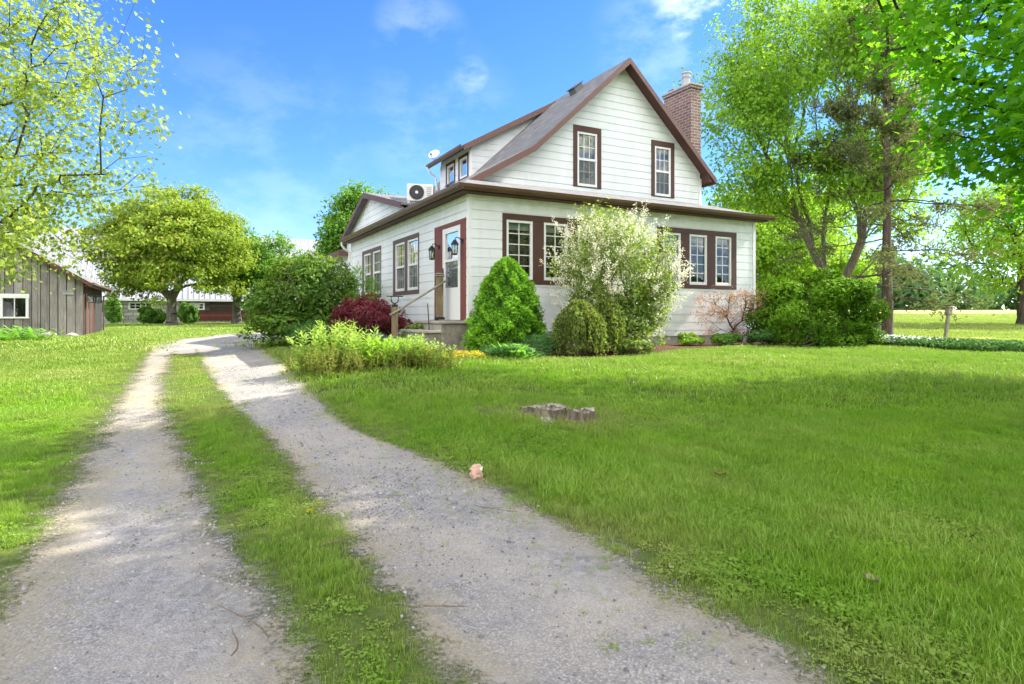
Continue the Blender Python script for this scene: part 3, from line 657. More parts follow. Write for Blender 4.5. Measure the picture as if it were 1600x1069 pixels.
# fascia and rake boards
fa = MB()
def rake(pts, y0, y1, up, dn):
    n = len(pts); top = [(t_, e+up) for t_, e in pts]; bot = [(t_, e-dn) for t_, e in pts]
    for i in range(n-1): fa.prism([top[i], top[i+1], bot[i+1], bot[i]], y0, y1, lambda a, b, y: (a, y, E(b)))
rake([(ht+.02, 3.03), (2.35, 4.045), (5.18, 6.66), (8.24, 3.83)], hv-.03, hv-.002, -.015, .17)
fa.box(8.20, 8.235, hv, VB, E(3.66), E(3.84))
rake([(1.95, 4.80), (5.0, 4.80+.565*3.05)], 4.755, 4.778, -.005, .17)
fa.prism([(9.25, 4.05), (12.8, 2.79), (12.8, 2.62), (9.25, 3.88), (5.2, 2.93), (5.2, 3.09)], .235, .258, lambda a, b, y: (y, a, E(b)))
fa.box(.12, .148, 12.38, 16.3, E(2.2), E(2.41)); fa.box(.12, 8, 12.36, 12.39, E(2.2), E(2.40))
fa.build('fascia', M['fascia'], house)
so_ = MB(); so_.box(-.25, 8.38, -.25, -.035, E(2.40), E(2.44)).box(-.25, -.035, -.035, VB, E(2.40), E(2.44))
so_.prism([(7.98, 3.98), (8.19, 3.78), (8.19, 3.72), (7.98, 3.72)], hv+.01, VB, lambda a, b, y: (a, y, E(b)))
for p, q in zip(LOWT[1:-1], LOWT[2:]): so_.prism([(p[0], p[1]-.10), (q[0], q[1]-.10), (q[0], q[1]-.12), (p[0], p[1]-.12)], hv, GV-.03, lambda a, b, y: (a, y, E(b)))
so_.prism([(ht, 2.93), (2.35, 3.945), (2.35, 3.925), (ht, 2.91)], hv, GV-.03, lambda a, b, y: (a, y, E(b)))
so_.build('soffit', M['trim'], house)
def gut(fn, a, b):
    m = MB(); m.prism([(0, 0), (.055, 0), (.095, .05), (.105, .11), (.092, .11), (.082, .055), (.05, .014), (.012, .014), (.012, .10), (0, .10)], a, b, fn); return m
gm = gut(lambda o, z, x: (x, -.275-o, E(2.425)+z), -.375, 8.50)
g2 = gut(lambda o, z, x: (-.275-o, x, E(2.4265)+z), -.376, 9.97); gm.add(g2.v, g2.f)
g3 = gut(lambda o, z, x: (1.94-o, x, E(4.68)+z), 4.72, 7.56); gm.add(g3.v, g3.f)
gm.box(-.38, -.05, 9.968, 9.985, E(2.42), E(2.535))
gm.box(1.0, 1.09, 7.3, 7.6, E(3.3), E(3.3)+.1)
gutter = gm.build('gutter', M['gutter'], house)
MB().tube([(-.32, 9.86, E(2.44)), (-.32, 9.86, E(2.33)), (-.22, 9.86, E(2.2)), (-.07, 9.83, E(2.1)), (-.07, 9.83, E(-.5))], .04, 8).build('downspout', M['white'], house)
MB().tube([(1.85, 7.50, E(4.72)), (1.95, 7.5, E(4.55)), (2.16, 7.5, E(4.42)), (2.19, 7.5, E(3.98))], .035, 8).build('downspout', M['white'], house)
# dormer walls
dw = MB(); DW = [(5.14, 5.86), (6.14, 6.86)]; dzz = (E(4.02), E(4.62))
siding(dw, DM, lambda z: (5.0, 7.3), E(3.85), E(4.86), [(a, b, *dzz) for a, b in DW], ST)
def dspan(z): e = z-HB; return (TD, float(np.clip(np.interp(e, [4.045, 6.66], [2.35, 5.18]), TD, 5.1)))
def dcheek(v):
    mb = MB(); fn = (lambda u, o, z: (u, v-o, z)) if v < 6 else (lambda u, o, z: (u, v+o, z))
    z = E(3.95)
    zs = np.arange(E(3.9), E(6.5), .192)
    def sp(zz):
        hi = float(np.interp(zz-HB, [4.045, 6.66], [2.36, 5.2]))
        lo = float(max(TD, 1.95+(zz-E(4.80)+.02)/.565)); return (lo, max(lo, hi))
    siding(mb, fn, sp, E(3.9), E(6.5), [], ST); return mb
for v in (5.0, 7.3):
    q = dcheek(v); dw.add(q.v, q.f)
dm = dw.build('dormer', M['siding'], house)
for q in (4.975, 7.24): MB().box(q, q+.085, -.03, .035, E(3.9), E(4.72), DM).build('corner_trim', M['white'], dm)
for a, b in DW:
    window(DM, a+.06, b-.10, dzz[0], dzz[1], 1, 1); c = casing(DM, a-.03, b, dzz[0]-.05, dzz[1]+.09, [(a+.06, b-.10)], dzz, M['trim'])
# rear gable wall
rw = MB(); RG = lambda u, o, z: (.5-o, u, z)
def rspan(z): e = z-HB; return (float(np.interp(e, [3.0, 4.02], [5.5, 9.2])), float(np.interp(e, [2.75, 4.02], [12.6, 9.3])))
siding(rw, RG, rspan, E(2.5), E(4.0), [], ST); siding(rw, RG, lambda z: (9.7, 16), E(-.6), E(2.5), [], ST)
rw.quad((.5, 16, E(-.6)), (8, 16, E(-.6)), (8, 16, E(2.8)), (.5, 16, E(2.5))); rw.quad((7.95, 9.7, E(-.6)), (7.95, 16, E(-.6)), (7.95, 16, E(2.8)), (7.95, 9.7, E(3.4)))
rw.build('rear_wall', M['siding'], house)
# chimney, part of the house
ch = MB(); ch.box(8.02, 8.42, 2.17, 3.32, E(-.9), E(6.60)).box(7.985, 8.455, 2.135, 3.355, E(6.60), E(6.68)); chim = ch.build('chimney', M['brick'], house, .006)
MB().box(7.955, 8.485, 2.105, 3.385, E(6.68), E(6.74)).build('chimney_cap', M['concrete'], chim, .012)
fl = MB(); fl.lathe([(.0, 0), (.15, 0), (.13, .12), (.11, .12), (.11, .28), (.135, .30), (.135, .33), (.112, .34), (.112, .40), (.145, .42), (.145, .46), (0, .50)], (8.2, 2.55, E(6.74)), 16); fl.build('flue', M['steel'], chim, smooth=False)
MB().box(8.10, 8.32, 3.0, 3.24, E(6.74), E(6.86)).build('clay_flue', M['brick'], chim, .01)

# lanterns beside the door
def lantern(u, lab):
    x, y = hw(-.035, u); o = thing('wall_lantern', lab, 'wall lamp', (x, y, EYE+1.49), YAW, 'lanterns either side of the door')
    b = MB(); b.lathe([(0, -.0), (.05, 0), (.05, .02), (0, .02)], (0, 0, 0), 12); bb = MB()
    for vx, vy, vz in b.v: bb.v.append((-vz, vx, vy))
    bb.f = b.f; bb.tube([(-.02, 0, 0), (-.08, 0, .06), (-.15, 0, .06), (-.17, 0, .0)], .010, 6); bb.build('bracket', M['black'], o)
    c = MB(); c.lathe([(0, .035), (.03, .02), (.085, -.06), (.088, -.075), (.075, -.075), (.0, -.07)], (-.17, 0, -.01), 6)
    for k in range(6):
        a = k*math.pi/3; c.tube([(-.17+.068*math.cos(a), .068*math.sin(a), -.08), (-.17+.055*math.cos(a), .055*math.sin(a), -.27)], .006, 4)
    c.lathe([(0, -.30), (.05, -.29), (.062, -.275), (.062, -.262), (0, -.262)], (-.17, 0, 0), 6); c.build('cage', M['black'], o)
    MB().lathe([(.060, -.085), (.048, -.262)], (-.17, 0, 0), 6).build('glass', M['glass'], o)
    MB().lathe([(0, -.26), (.012, -.26), (.012, -.19), (0, -.185)], (-.17, 0, 0), 8).build('candle', M['white'], o)
lantern(.25, 'black caged lantern right of the storm door, nearest the house corner'); lantern(1.56, 'black caged lantern left of the storm door, above the capped post')
# steps
st = thing('front_steps', 'weathered concrete steps with block sides below the white storm door', 'steps', (*hw(-.5, .6), EYE-HB), YAW)
bl = MB(); off = lambda x, y, z: (x+.5, y-.6, z)
bl.box(-.62, -.03, -.04, 1.42, -.35, E(-.19), off).box(-.95, -.62, -.035, 1.36, -.35, E(-.37), off).box(-1.28, -.95, -.03, 1.3, -.35, E(-.55), off); bl.build('base', M['oldconcrete'], st, .012)
tr_ = MB()
for x0, x1, e in ((-.66, -.032, -.19), (-.97, -.62, -.37), (-1.30, -.95, -.55)):
    for k in range(4): tr_.box(x0, x1, -.07+k*.375, -.07+k*.375+.37, E(e), E(e)+.055, off)
tr_.box(-.30, -.04, .30, 1.44, E(-.134), E(-.118), off); tr_.build('tread', M['concrete'], st, .01)
rs = MB()
for k in range(4): rs.box(-.628, -.60, -.05+k*.37, -.05+k*.37+.362, E(-.36), E(-.195), off)
rs.build('riser', M['concrete'], st, .008)
# handrail
hx, hy = hw(-.62, 1.38); hr = thing('handrail', 'wooden stair posts joined by a slanting grey rail', 'handrail', (hx, hy, EYE-.74), YAW)
hp = lambda t_, v_, e: (t_+.62, v_-1.38, e+.74)
b = MB(); b.box(-.305, -.175, .935, 1.065, -.14, .80, hp); b.build('landing_post', M['post'], hr, .008)
b = MB(); b.box(-.335, -.145, .905, 1.095, .795, .83, hp).box(-.32, -.16, .92, 1.08, .83, .875, hp); b.build('post_cap', M['graypost'], hr, .02)
MB().box(-.325, -.155, .915, 1.085, -.145, -.06, hp).build('post_foot', M['black'], hr, .006)
b = MB(); b.box(-1.275, -1.165, .945, 1.055, -.95, .15, hp); b.build('lower_post', M['post'], hr, .008)
b = MB(); b.box(-1.27, -1.17, .95, 1.05, .15, .20, hp)
pt = [hp(-1.22+.075*math.cos(a), 1.0, .295-.075*math.sin(a)) for a in np.linspace(0, math.pi, 9)]
b.tube([hp(-1.145, 1.0, .36)]+pt+[hp(-1.295, 1.0, .36)], .012, 6); b.tube([hp(-1.22, 1.0, .19), hp(-1.22, 1.0, .23)], .02, 6); b.box(-1.39, -1.05, .985, 1.015, .355, .375, hp); b.build('boot_hook', M['black'], hr)
MB().tube([hp(-1.34, .925, -.02), hp(-1.2, .925, .06), hp(-.24, .915, .64), hp(-.15, .915, .70)], .022, 8).build('rail', M['graypost'], hr, smooth=True)
x, y = hw(-.72, .35); o = MB().tube([(0, 0, -.1), (.0, .01, .5), (-.03, .03, .95)], .011, 6).build('garden_stake', M['black'], None, loc=(x, y, float(gz(x, y)))); tag(o, 'thin black garden stake leaning before the concrete steps', 'stake')
# condenser on the roof
ax, av = .22, 3.55; x, y = hw(ax, av); ac = thing('heat_pump', 'white heat pump unit with round fan grille on the side roof', 'heat pump', (x, y, EYE+2.80), R(8)); ac.scale = (.86, .86, .86)
MB().box(-.37, .37, -.14, .14, .05, .53).build('cabinet', M['offwhite'], ac, .012)
f = MB(); f.lathe([(.205, 0), (.215, .012), (.20, .02), (.195, .0)], (0, 0, 0), 32)
for r_ in (.05, .08, .11, .14, .17): f.lathe([(r_-.004, .012), (r_+.004, .012), (r_+.004, .018), (r_-.004, .018)], (0, 0, 0), 32)
for k in range(16): a = k*math.pi/8; f.tube([(.04*math.cos(a), .04*math.sin(a), .015), (.205*math.cos(a), .205*math.sin(a), .015)], .003, 4)
f.v = [(-.09+a, -.142-c, .29+b2) for a, b2, c in f.v]; f.build('fan_grille', M['grey'], ac)
d = MB(); d.lathe([(0, .001), (.197, .001)], (0, 0, 0), 32); d.v = [(-.09+a, -.1405-c, .29+b2) for a, b2, c in d.v]; d.build('fan_well', M['black'], ac)
h = MB(); h.lathe([(0, .02), (.045, .02), (.045, .005)], (0, 0, 0), 16); h.v = [(-.09+a, -.142-c, .29+b2) for a, b2, c in h.v]; h.build('fan_hub', M['offwhite'], ac)
b = MB()
for k in range(5): b.box(.2, .33, -.147, -.139, .20+k*.055, .225+k*.055)
b.build('vent_slot', M['steel'], ac)
b = MB(); b.box(-.36, -.28, -.2, .2, -.05, .05).box(.28, .36, -.2, .2, .0, .05).box(-.38, .38, -.16, -.12, .03, .05); b.build('support_foot', M['steel'], ac)
# satellite dish on the dormer gutter
x, y = hw(1.98, 7.15); sd = thing('satellite_dish', 'small grey satellite dish on the end of the dormer roof', 'satellite dish', (x, y, EYE+4.82), R(-20)); sd.scale = (.8, .8, .8)
d = MB(); d.lathe([(0, 0), (.09, .008), (.17, .035), (.23, .075), (.235, .078), (.225, .085), (.16, .05), (0, .012)], (0, 0, 0), 24); q = Matrix.Rotation(R(58), 3, 'X'); d.v = [tuple(q@Vector(p)+Vector((0, 0, .26))) for p in d.v]; d.build('dish', M['offwhite'], sd, smooth=True)
MB().tube([(0, .05, -.1), (0, .05, .18), (0, .02, .25)], .02, 8).build('mast', M['steel'], sd); MB().tube([(0, 0, .08), (0, -.2, .1), (0, -.3, .22)], .012, 6).box(-.03, .03, -.34, -.27, .2, .27).build('feed_arm', M['grey'], sd)

# ------------------------------------------------------------------ shed and barn
SX, SY = -16.72, 24.2; sb = float(gz(SX, SY)); she = EYE-sb         # local z of eye level
shed = thing('garden_shed', 'weathered grey board shed with white framed window and brown eaves', 'shed', (SX, SY, sb), YAW)
SE = lambda e: e+she
w = MB()
SWZ = (SE(-.10), SE(.60)); SU = (-2.48, -1.80)
for a, b, z0, z1 in ((-6, SU[0], -.3, None), (SU[0], SU[1], -.3, SWZ[0]), (SU[0], SU[1], SWZ[1], None), (SU[1], 0, -.3, None)):
    tp = lambda x: SE(1.27)+.62*min(-x, 6+x) if True else 0
    if z1 is None:
        xs = [a, b] if not (a < -3 < b) else [a, -3, b]
        w.add([(x, 0, z0) for x in xs]+[(x, 0, tp(x)) for x in reversed(xs)], [tuple(range(2*len(xs)))])
    else: w.quad((a, 0, z0), (b, 0, z0), (b, 0, z1), (a, 0, z1))
w.quad((-6, 0, -.3), (-6, 6.2, -.3), (-6, 6.2, SE(1.27)), (-6, 0, SE(1.27))); w.add([(-6, 6.2, -.3), (0, 6.2, -.3), (0, 6.2, SE(1.27)), (-3, 6.2, SE(3.13)), (-6, 6.2, SE(1.27))], [(0, 1, 2, 3, 4)])
w.build('front_wall', M['shedwood'], shed)
bt_ = MB(); rr_ = random.Random(3); x = -5.8
while x < -.1:
    if not (SU[0]-.1 < x < SU[1]+.1): bt_.box(x-.022, x+.022, -.025, .0, -.2, SE(1.2)+.62*min(-x, 6+x)*.97)
    else: bt_.box(x-.022, x+.022, -.025, 0, -.2, SWZ[0]-.06)
    x += .27+rr_.uniform(-.05, .06)
bt_.build('batten', M['shedwood'], shed)
MB().quad((0, 0, -.3), (0, 6.2, -.3), (0, 6.2, SE(1.3)), (0, 0, SE(1.3))).build('side_wall', M['redwood'], shed)
fr_ = MB(); f1 = lambda u, o, z: (u, -o, z)
fr_.box(SU[0]-.09, SU[0], -.02, .04, SWZ[0], SWZ[1], f1).box(SU[1], SU[1]+.09, -.02, .04, SWZ[0], SWZ[1], f1).box(SU[0]-.11, SU[1]+.11, -.02, .05, SWZ[1], SWZ[1]+.16, f1).box(SU[0]-.11, SU[1]+.11, -.02, .06, SWZ[0]-.06, SWZ[0], f1).box(-2.155, -2.125, -.02, .02, SWZ[0], SWZ[1], f1)
fw = fr_.build('window_frame', M['white'], shed, .005)
MB().quad(*[f1(u, -.015, z) for u, z in ((SU[0], SWZ[0]), (SU[1], SWZ[0]), (SU[1], SWZ[1]), (SU[0], SWZ[1]))]).build('pane', M['glass'], fw)
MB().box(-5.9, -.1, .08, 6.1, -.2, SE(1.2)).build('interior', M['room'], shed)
rf = MB(); rf.slab([(.28, -.3, SE(1.22)), (.28, 6.5, SE(1.22)), (-3, 6.5, SE(3.25)), (-3, -.3, SE(3.25))], .07).slab([(-6.28, -.3, SE(1.22)), (-3, -.3, SE(3.25)), (-3, 6.5, SE(3.25)), (-6.28, 6.5, SE(1.22))], .07)
rf.build('roof', M['shingle'], shed)
fa = MB(); fa.prism([(.3, 1.2), (-3, 3.24), (-3, 3.07), (.3, 1.03)], -.33, -.302, lambda a, b, y: (a, y, SE(b))).prism([(-6.3, 1.2), (-3, 3.24), (-3, 3.07), (-6.3, 1.03)], -.33, -.302, lambda a, b, y: (a, y, SE(b)))
fa.box(.28, .30, -.3, 6.5, SE(1.05), SE(1.21)).box(.0, .28, -.29, 6.5, SE(1.09), SE(1.12)); fa.build('fascia', M['trim'], shed)
gq = MB(); gq.box(.301, .39, -.3, 6.52, SE(1.14), SE(1.23)); gq.tube([(.35, 6.45, SE(1.15)), (.33, 6.4, SE(.98)), (.06, 6.3, SE(.85)), (.05, 6.3, .05)], .04, 6); gq.build('gutter', M['side_trim'], shed)
dd = MB()
for y0, y1 in ((.5, 1.7), (2.1, 3.3)): dd.box(0, .03, y0, y1, -.1, SE(.72))
sdoor = dd.build('door', M['redwood'], shed); MB().box(.001, .02, 3.5, 6.0, -.1, SE(.9)).build('opening_shade_panel', M['room'], shed)  # last box: flat panel, its dark colour painted for shade inside an opening
for y in (.45, 1.75, 2.05, 3.35): MB().box(0, .05, y-.05, y+.05, -.1, SE(.8)).build('door_post', M['shedwood'], shed)
MB().box(-.66, -.30, -.05, -.002, SE(.76), SE(.88)).box(-.68, -.28, -.10, -.002, SE(.88), SE(.90)).build('meter_box', M['steel'], shed)
for y in (.35, 1.15, 3.0):
    p = DR*.2+DL*y; o = thing('barn_lamp', {.35: 'small black box lantern on the shed wall nearest its front corner', 1.15: 'small black box lantern over the shed doors', 3.0: 'small black box lantern farthest along the shed side wall'}[y], 'wall lamp', (SX+p[0], SY+p[1], EYE+.62), YAW, 'lanterns on the shed side wall')
    c = MB(); c.box(-.2, -.06, -.012, .012, .10, .125)
    for a in (-.09, .09):
        for b_ in (-.09, .09): c.box(a-.012, a+.012, b_-.012, b_+.012, -.13, .13)
    c.box(-.11, .11, -.11, .11, .13, .15).box(-.10, .10, -.10, .10, -.15, -.13); c.build('cage', M['black'], o); MB().box(-.075, .075, -.075, .075, -.128, .128).build('glass', M['glass'], o); MB().box(-.04, .04, -.04, .04, -.12, .05).build('bulb', M['white'], o)
# barn
BX, BY = -29.7, 48.0; bb_ = float(gz(BX, BY)); bhe = EYE-bb_; BE = lambda e: e+bhe
barn = thing('long_barn', 'long barn with pale metal roof over whitewashed stone and red boards', 'barn', (BX, BY, bb_), YAW)
WINB = [(0.0, 1.65), (4.2, 5.3), (7.4, 8.5), (11.0, 12.1)]; BZ = (BE(.35), BE(.93))
def flatwall(mat, name, x0, x1, z0, z1):
    m = MB(); xs = [x0]+[q for a in WINB if x0 <= a[0] and a[1] <= x1 for q in a]+[x1]
    for a, b in zip(xs[::2], xs[1::2]): m.quad((a, 0, z0), (b, 0, z0), (b, 0, z1), (a, 0, z1))
    for a, b in zip(xs[1:-1:2], xs[2:-1:2]):
        for q0, q1 in ((z0, BZ[0]), (BZ[1], z1)):
            if q1 > q0: m.quad((a, 0, q0), (b, 0, q0), (b, 0, q1), (a, 0, q1))
    return m.build(name, mat, barn)
flatwall(M['stone'], 'stone_wall', -14, 3.5, -.4, BE(1.3)); 
m = MB(); 
for a, b in ((3.5, 4.2), (5.3, 7.4), (8.5, 11.0), (12.1, 19)): m.quad((a, -.03, BE(.15)), (b, -.03, BE(.15)), (b, -.03, BE(1.3)), (a, -.03, BE(1.3)))
for a, b in WINB[1:]: m.quad((a, -.03, BE(.15)), (b, -.03, BE(.15)), (b, -.03, BZ[0]), (a, -.03, BZ[0])).quad((a, -.03, BZ[1]), (b, -.03, BZ[1]), (b, -.03, BE(1.3)), (a, -.03, BE(1.3)))
m.build('board_wall', M['barngrey'], barn); MB().box(3.5, 19, -.045, -.005, BE(-.55), BE(.15)).build('lower_boards', M['barnred'], barn); MB().box(3.5, 19, -.08, 0, -.4, BE(-.55)).build('sill_wall', M['oldconcrete'], barn)
for x in (-14, 19): MB().quad((x, 0, -.4), (x, 12.5, -.4), (x, 12.5, BE(1.3)), (x, 6.25, BE(7.1)), (x, 0, BE(1.3))).build('end_wall', M['barngrey'], barn)
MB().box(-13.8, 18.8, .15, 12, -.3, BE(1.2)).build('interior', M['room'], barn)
for a, b in WINB:
    f = MB(); t_ = .13
    f.box(a, a+t_, -.02, .06, BZ[0], BZ[1], f1).box(b-t_, b, -.02, .06, BZ[0], BZ[1], f1).box(a+t_, b-t_, -.02, .058, BZ[1]-.1, BZ[1], f1).box(a+t_, b-t_, -.02, .058, BZ[0], BZ[0]+.1, f1)
    n = 4 if b-a > 1.3 else 3
    for k in range(1, n): u = a+t_+(b-a-2*t_)*k/n; f.box(u-.025, u+.025, -.02, .04, BZ[0]+.1, BZ[1]-.1, f1)
    f.box(a+t_, b-t_, -.02, .038, (BZ[0]+BZ[1])/2-.02, (BZ[0]+BZ[1])/2+.02, f1); wn_ = f.build('window', M['white'], barn)
    MB().quad(*[f1(u, -.012, z) for u, z in ((a, BZ[0]), (b, BZ[0]), (b, BZ[1]), (a, BZ[1]))]).build('pane', M['glass'], wn_)
rf = MB(); rf.slab([(-14.4, -.35, BE(1.2)), (19.4, -.35, BE(1.2)), (19.4, 6.25, BE(7.25)), (-14.4, 6.25, BE(7.25))], .08).slab([(-14.4, 6.25, BE(7.25)), (19.4, 6.25, BE(7.25)), (19.4, 12.9, BE(1.2)), (-14.4, 12.9, BE(1.2))], .08)
rb_ = MB()
for k in range(int(33.6/.4)): x = -14.3+k*.4; rb_.prism([(-.35, 1.205), (6.24, 7.25), (6.24, 7.29), (-.35, 1.245)], x, x+.05, lambda a, b, q: (q, a, BE(b)))
ro = rf.build('roof', M['metal_roof'], barn); rb_.build('seam', M['metal_roof'], ro)
MB().box(-14.4, 19.4, -.40, -.352, BE(1.04), BE(1.22)).build('fascia', M['offwhite'], barn)

# ------------------------------------------------------------------ trees
def at(px, Y): X = depth(px, Y); return Gp(X, Y)
def el(py, Y): return (HY-py)*Y/FPX
def topz(px, Y, py): return EYE+el(py, Y)-at(px, Y)[2]
TM = (M['bark'], M['L_mid'])
# foreground maple on the right
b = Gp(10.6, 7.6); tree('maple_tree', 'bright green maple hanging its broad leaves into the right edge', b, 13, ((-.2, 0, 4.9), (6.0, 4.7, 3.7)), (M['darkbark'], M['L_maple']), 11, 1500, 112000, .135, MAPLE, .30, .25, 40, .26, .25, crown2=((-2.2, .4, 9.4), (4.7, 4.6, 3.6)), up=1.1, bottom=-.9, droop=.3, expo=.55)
# foreground tree on the left
b = Gp(-13.6, 11.0); tree('silver_maple', 'loose grey-green tree hanging thin branches into the left edge', b, 12, ((.2, 0, 4.3), (7.1, 5.0, 4.7)), (M['darkbark'], M['L_left']), 23, 3000, 84000, .088, MAPLE, .24, .25, 90, .24, .18, zmin=2.1, up=.5, bottom=-1, droop=.45, expo=.55)
# trees by the barn
b = at(268, 40); h = topz(268, 40, 290); tree('round_maple', 'large yellow-green rounded maple in front of the stone barn', b, h, ((.15, 0, h*.53), (4.8, 4.5, h*.48)), (M['bark'], M['L_round']), 31, 1000, 60000, .22, DIA, .30, .2, 110, .25, .30, up=.5, bottom=-.74)
b = at(370, 46); h = topz(370, 46, 340); tree('small_maple', 'darker green tree behind the rounded maple, by red barn boards', b, h, ((.2, 0, h*.56), (3.1, 2.6, h*.46)), (M['bark'], M['L_mid']), 32, 300, 11000, .24, DIA, .3, .25, 26, .33, .3)
b = at(418, 45); h = topz(418, 45, 352); tree('barnyard_tree', 'leafy green tree behind the lilac, at the barn end', b, h, ((0, 0, h*.55), (2.5, 2.2, h*.5)), (M['bark'], M['L_mid']), 33, 260, 9000, .24, DIA, .25, .25, 24, .33, .3)
b = at(560, 40); h = topz(560, 40, 287); tree('walnut_tree', 'full green tree rising behind the rear gable of the house', b, h, ((0, 0, h*.62), (2.75, 2.6, h*.40)), (M['bark'], M['L_mid']), 34, 420, 17000, .24, DIA, .3, .3, 34, .3, .34)
# right of the house
b = at(1312, 25); tree('tall_silver_maple', 'tall airy grey-trunked tree with spreading limbs behind the yew', b, 16, ((-.2, .5, 8.9), (5.5, 4.8, 6.8)), (M['bark'], M['L_tall']), 41, 1300, 66000, .17, OVAL, .25, .2, 80, .23, .34, up=.4, bottom=-.85, bf=.85, expo=.56)
b = at(1195, 38); tree('hedge_maple', 'sunny yellow-green tree showing behind the right house corner', b, 9.5, ((0, 0, 4.6), (4.6, 3.6, 4.4)), (M['bark'], M['L_yel']), 42, 420, 20000, .25, DIA, .3, .2, 34, .3, .4, bottom=-1)
b = at(1268, 46); tree('hedge_maple', 'pale green tree far behind the tall grey-trunked tree', b, 11, ((0, 0, 5.4), (5.4, 4, 5.2)), (M['bark'], M['L_yel']), 43, 420, 20000, .28, DIA, .3, .2, 34, .3, .4, bottom=-1)
b = at(1597, 32); tree('orchard_tree', 'sunlit tree with a crooked low limb beyond the leaning birdhouse post', b, 9, ((.4, 0, 5.3), (4.6, 4.0, 3.6)), (M['darkbark'], M['L_yel']), 44, 420, 16000, .21, DIA, .19, .3, 34, .3, .36, bottom=-.95, droop=.7)
# pine: straight trunk, thin tiers of needled branches
def pine(name, label, base, H, seed):
    rng = np.random.default_rng(seed); o = thing(name, label, 'pine', base)
    A, B, ra, rb, tips = [], [], [], [], []
    zs = np.linspace(-.1, H, 26); pr = .185
    for i in range(25):
        f0, f1 = i/25, (i+1)/25; A.append((.03*math.sin(i*.7), .03*math.cos(i*.5), zs[i])); B.append((.03*math.sin((i+1)*.7), .03*math.cos((i+1)*.5), zs[i+1])); ra.append(pr*(1-f0*.88)+(.05 if i == 0 else 0)); rb.append(pr*(1-f1*.88))
    for z in np.arange(1.0, H, .42):
        for _ in range(rng.integers(2, 5)):
            a = rng.uniform(0, 6.28); f = z/H; L = (3.3 if z < 6.5 else 2.6)*(1-max(0, f-.45)*1.3)*rng.uniform(.55, 1.15)
            if z < 1.8: L *= rng.uniform(.6, 1.0)
            p = np.array([0, 0, z]); d = np.array([math.cos(a), math.sin(a), .12 if z > 5 else -.05]); r = .035*(1-f*.5); n = max(3, int(L/.35))
            for k in range(n):
                d2 = unit(d+np.array([0, 0, -.035*k if z < 5 else .03*k])+rng.normal(0, .10, 3)); q = p+d2*L/n
                A.append(p); B.append(q); ra.append(r*(1-k/n*.75)); rb.append(r*(1-(k+1)/n*.75))
                if k >= n*.35:
                    for _2 in range(2):
                        s = q+rng.normal(0, .22, 3)*np.array([1, 1, .4])+d2*.1; A.append(p+(q-p)*rng.random()); B.append(s); ra.append(.009); rb.append(.004); tips.append((s, unit(s-p)))
                p = q
    V, F = tubes(A, B, ra, rb, 6); arrays('trunk', V, 4, M['pinebark'], o, quads=F, smooth=True)
    T = np.array([t_[0] for t_ in tips]); D = np.array([t_[1] for t_ in tips])
    dens = np.where(T[:, 2] > H*.5, 1.0, np.where(T[:, 2] > 2.4, .32, .10)); k = rng.choice(len(T), 24000, p=dens/dens.sum())
    P = T[k]+rng.normal(0, .12, (len(k), 3)); ax = unit(D[k]*.7+rng.normal(0, .6, (len(k), 3))+np.array([0, 0, .25])); N = rng.normal(size=(len(k), 3))
    arrays('crown', leafcards(P, N, .17*rng.uniform(.7, 1.2, len(k)), np.array([(0, -.5), (.16, 0), (0, .5), (-.16, 0)]), rng, ax), 4, M['L_pine'], o, np.repeat(np.clip(rng.normal(.5, .25, len(k)), 0, 1), 4))
pine('pine_tree', 'dark straight-trunked pine with sparse drooping branches right of the yew', at(1386, 21.5), 11.5, 51)
# trees outside the frame whose shade lies on the lawn
b = Gp(9.5, 3.0); tree('shade_tree', 'tall broad tree standing outside the right of the view', b, 13, ((0, 0, 8.2), (4.6, 4.4, 4.2)), (M['bark'], M['L_mid']), 61, 420, 14000, .34, DIA, .35, .3, 34, .32, .4)
src = tree('roadside_tree', 'tall leafy roadside tree behind the viewer, mirrored in the windows', Gp(-14, -22), 12, ((0, 0, 6.6), (5.0, 4.6, 5.4)), (M['bark'], M['L_mid']), 63, 380, 9000, .5, DIA, .3, .25, 30, .33, .45, bottom=-.95, group='roadside trees behind the viewer')
for X_, Y_ in ((-26, -14), (-3, -26), (9, -24), (21, -19), (-34, -2)): c = copy_tree(src); c.location = Gp(X_, Y_); c.rotation_euler.z = X_
# far tree belt across the field
rng = np.random.default_rng(71); n = 42000
X = rng.uniform(-140, 150, 190); Yc = 92+rng.uniform(-3, 14, 190); Hh = rng.uniform(4.5, 10, 190); k = rng.integers(0, 190, n)
u = unit(rng.normal(size=(n, 3))); P = np.stack([X[k]+u[:, 0]*Hh[k]*.42, Yc[k]+u[:, 1]*3.5, Hh[k]*.5*(1+u[:, 2])], 1); P[:, 2] += gz(P[:, 0], P[:, 1])-.2
o = arrays('treeline', leafcards(P, u+rng.normal(0, .5, (n, 3))+np.array([0, 0, .4]), rng.uniform(.7, 1.6, n), DIA, rng), 4, M['L_far'], None, np.repeat(np.clip(rng.uniform(0, .5, 190)[k]+rng.uniform(0, .5, n), 0, 1), 4))
tag(o, 'bluish green belt of trees across the far side of the field', 'woods', kind='stuff')

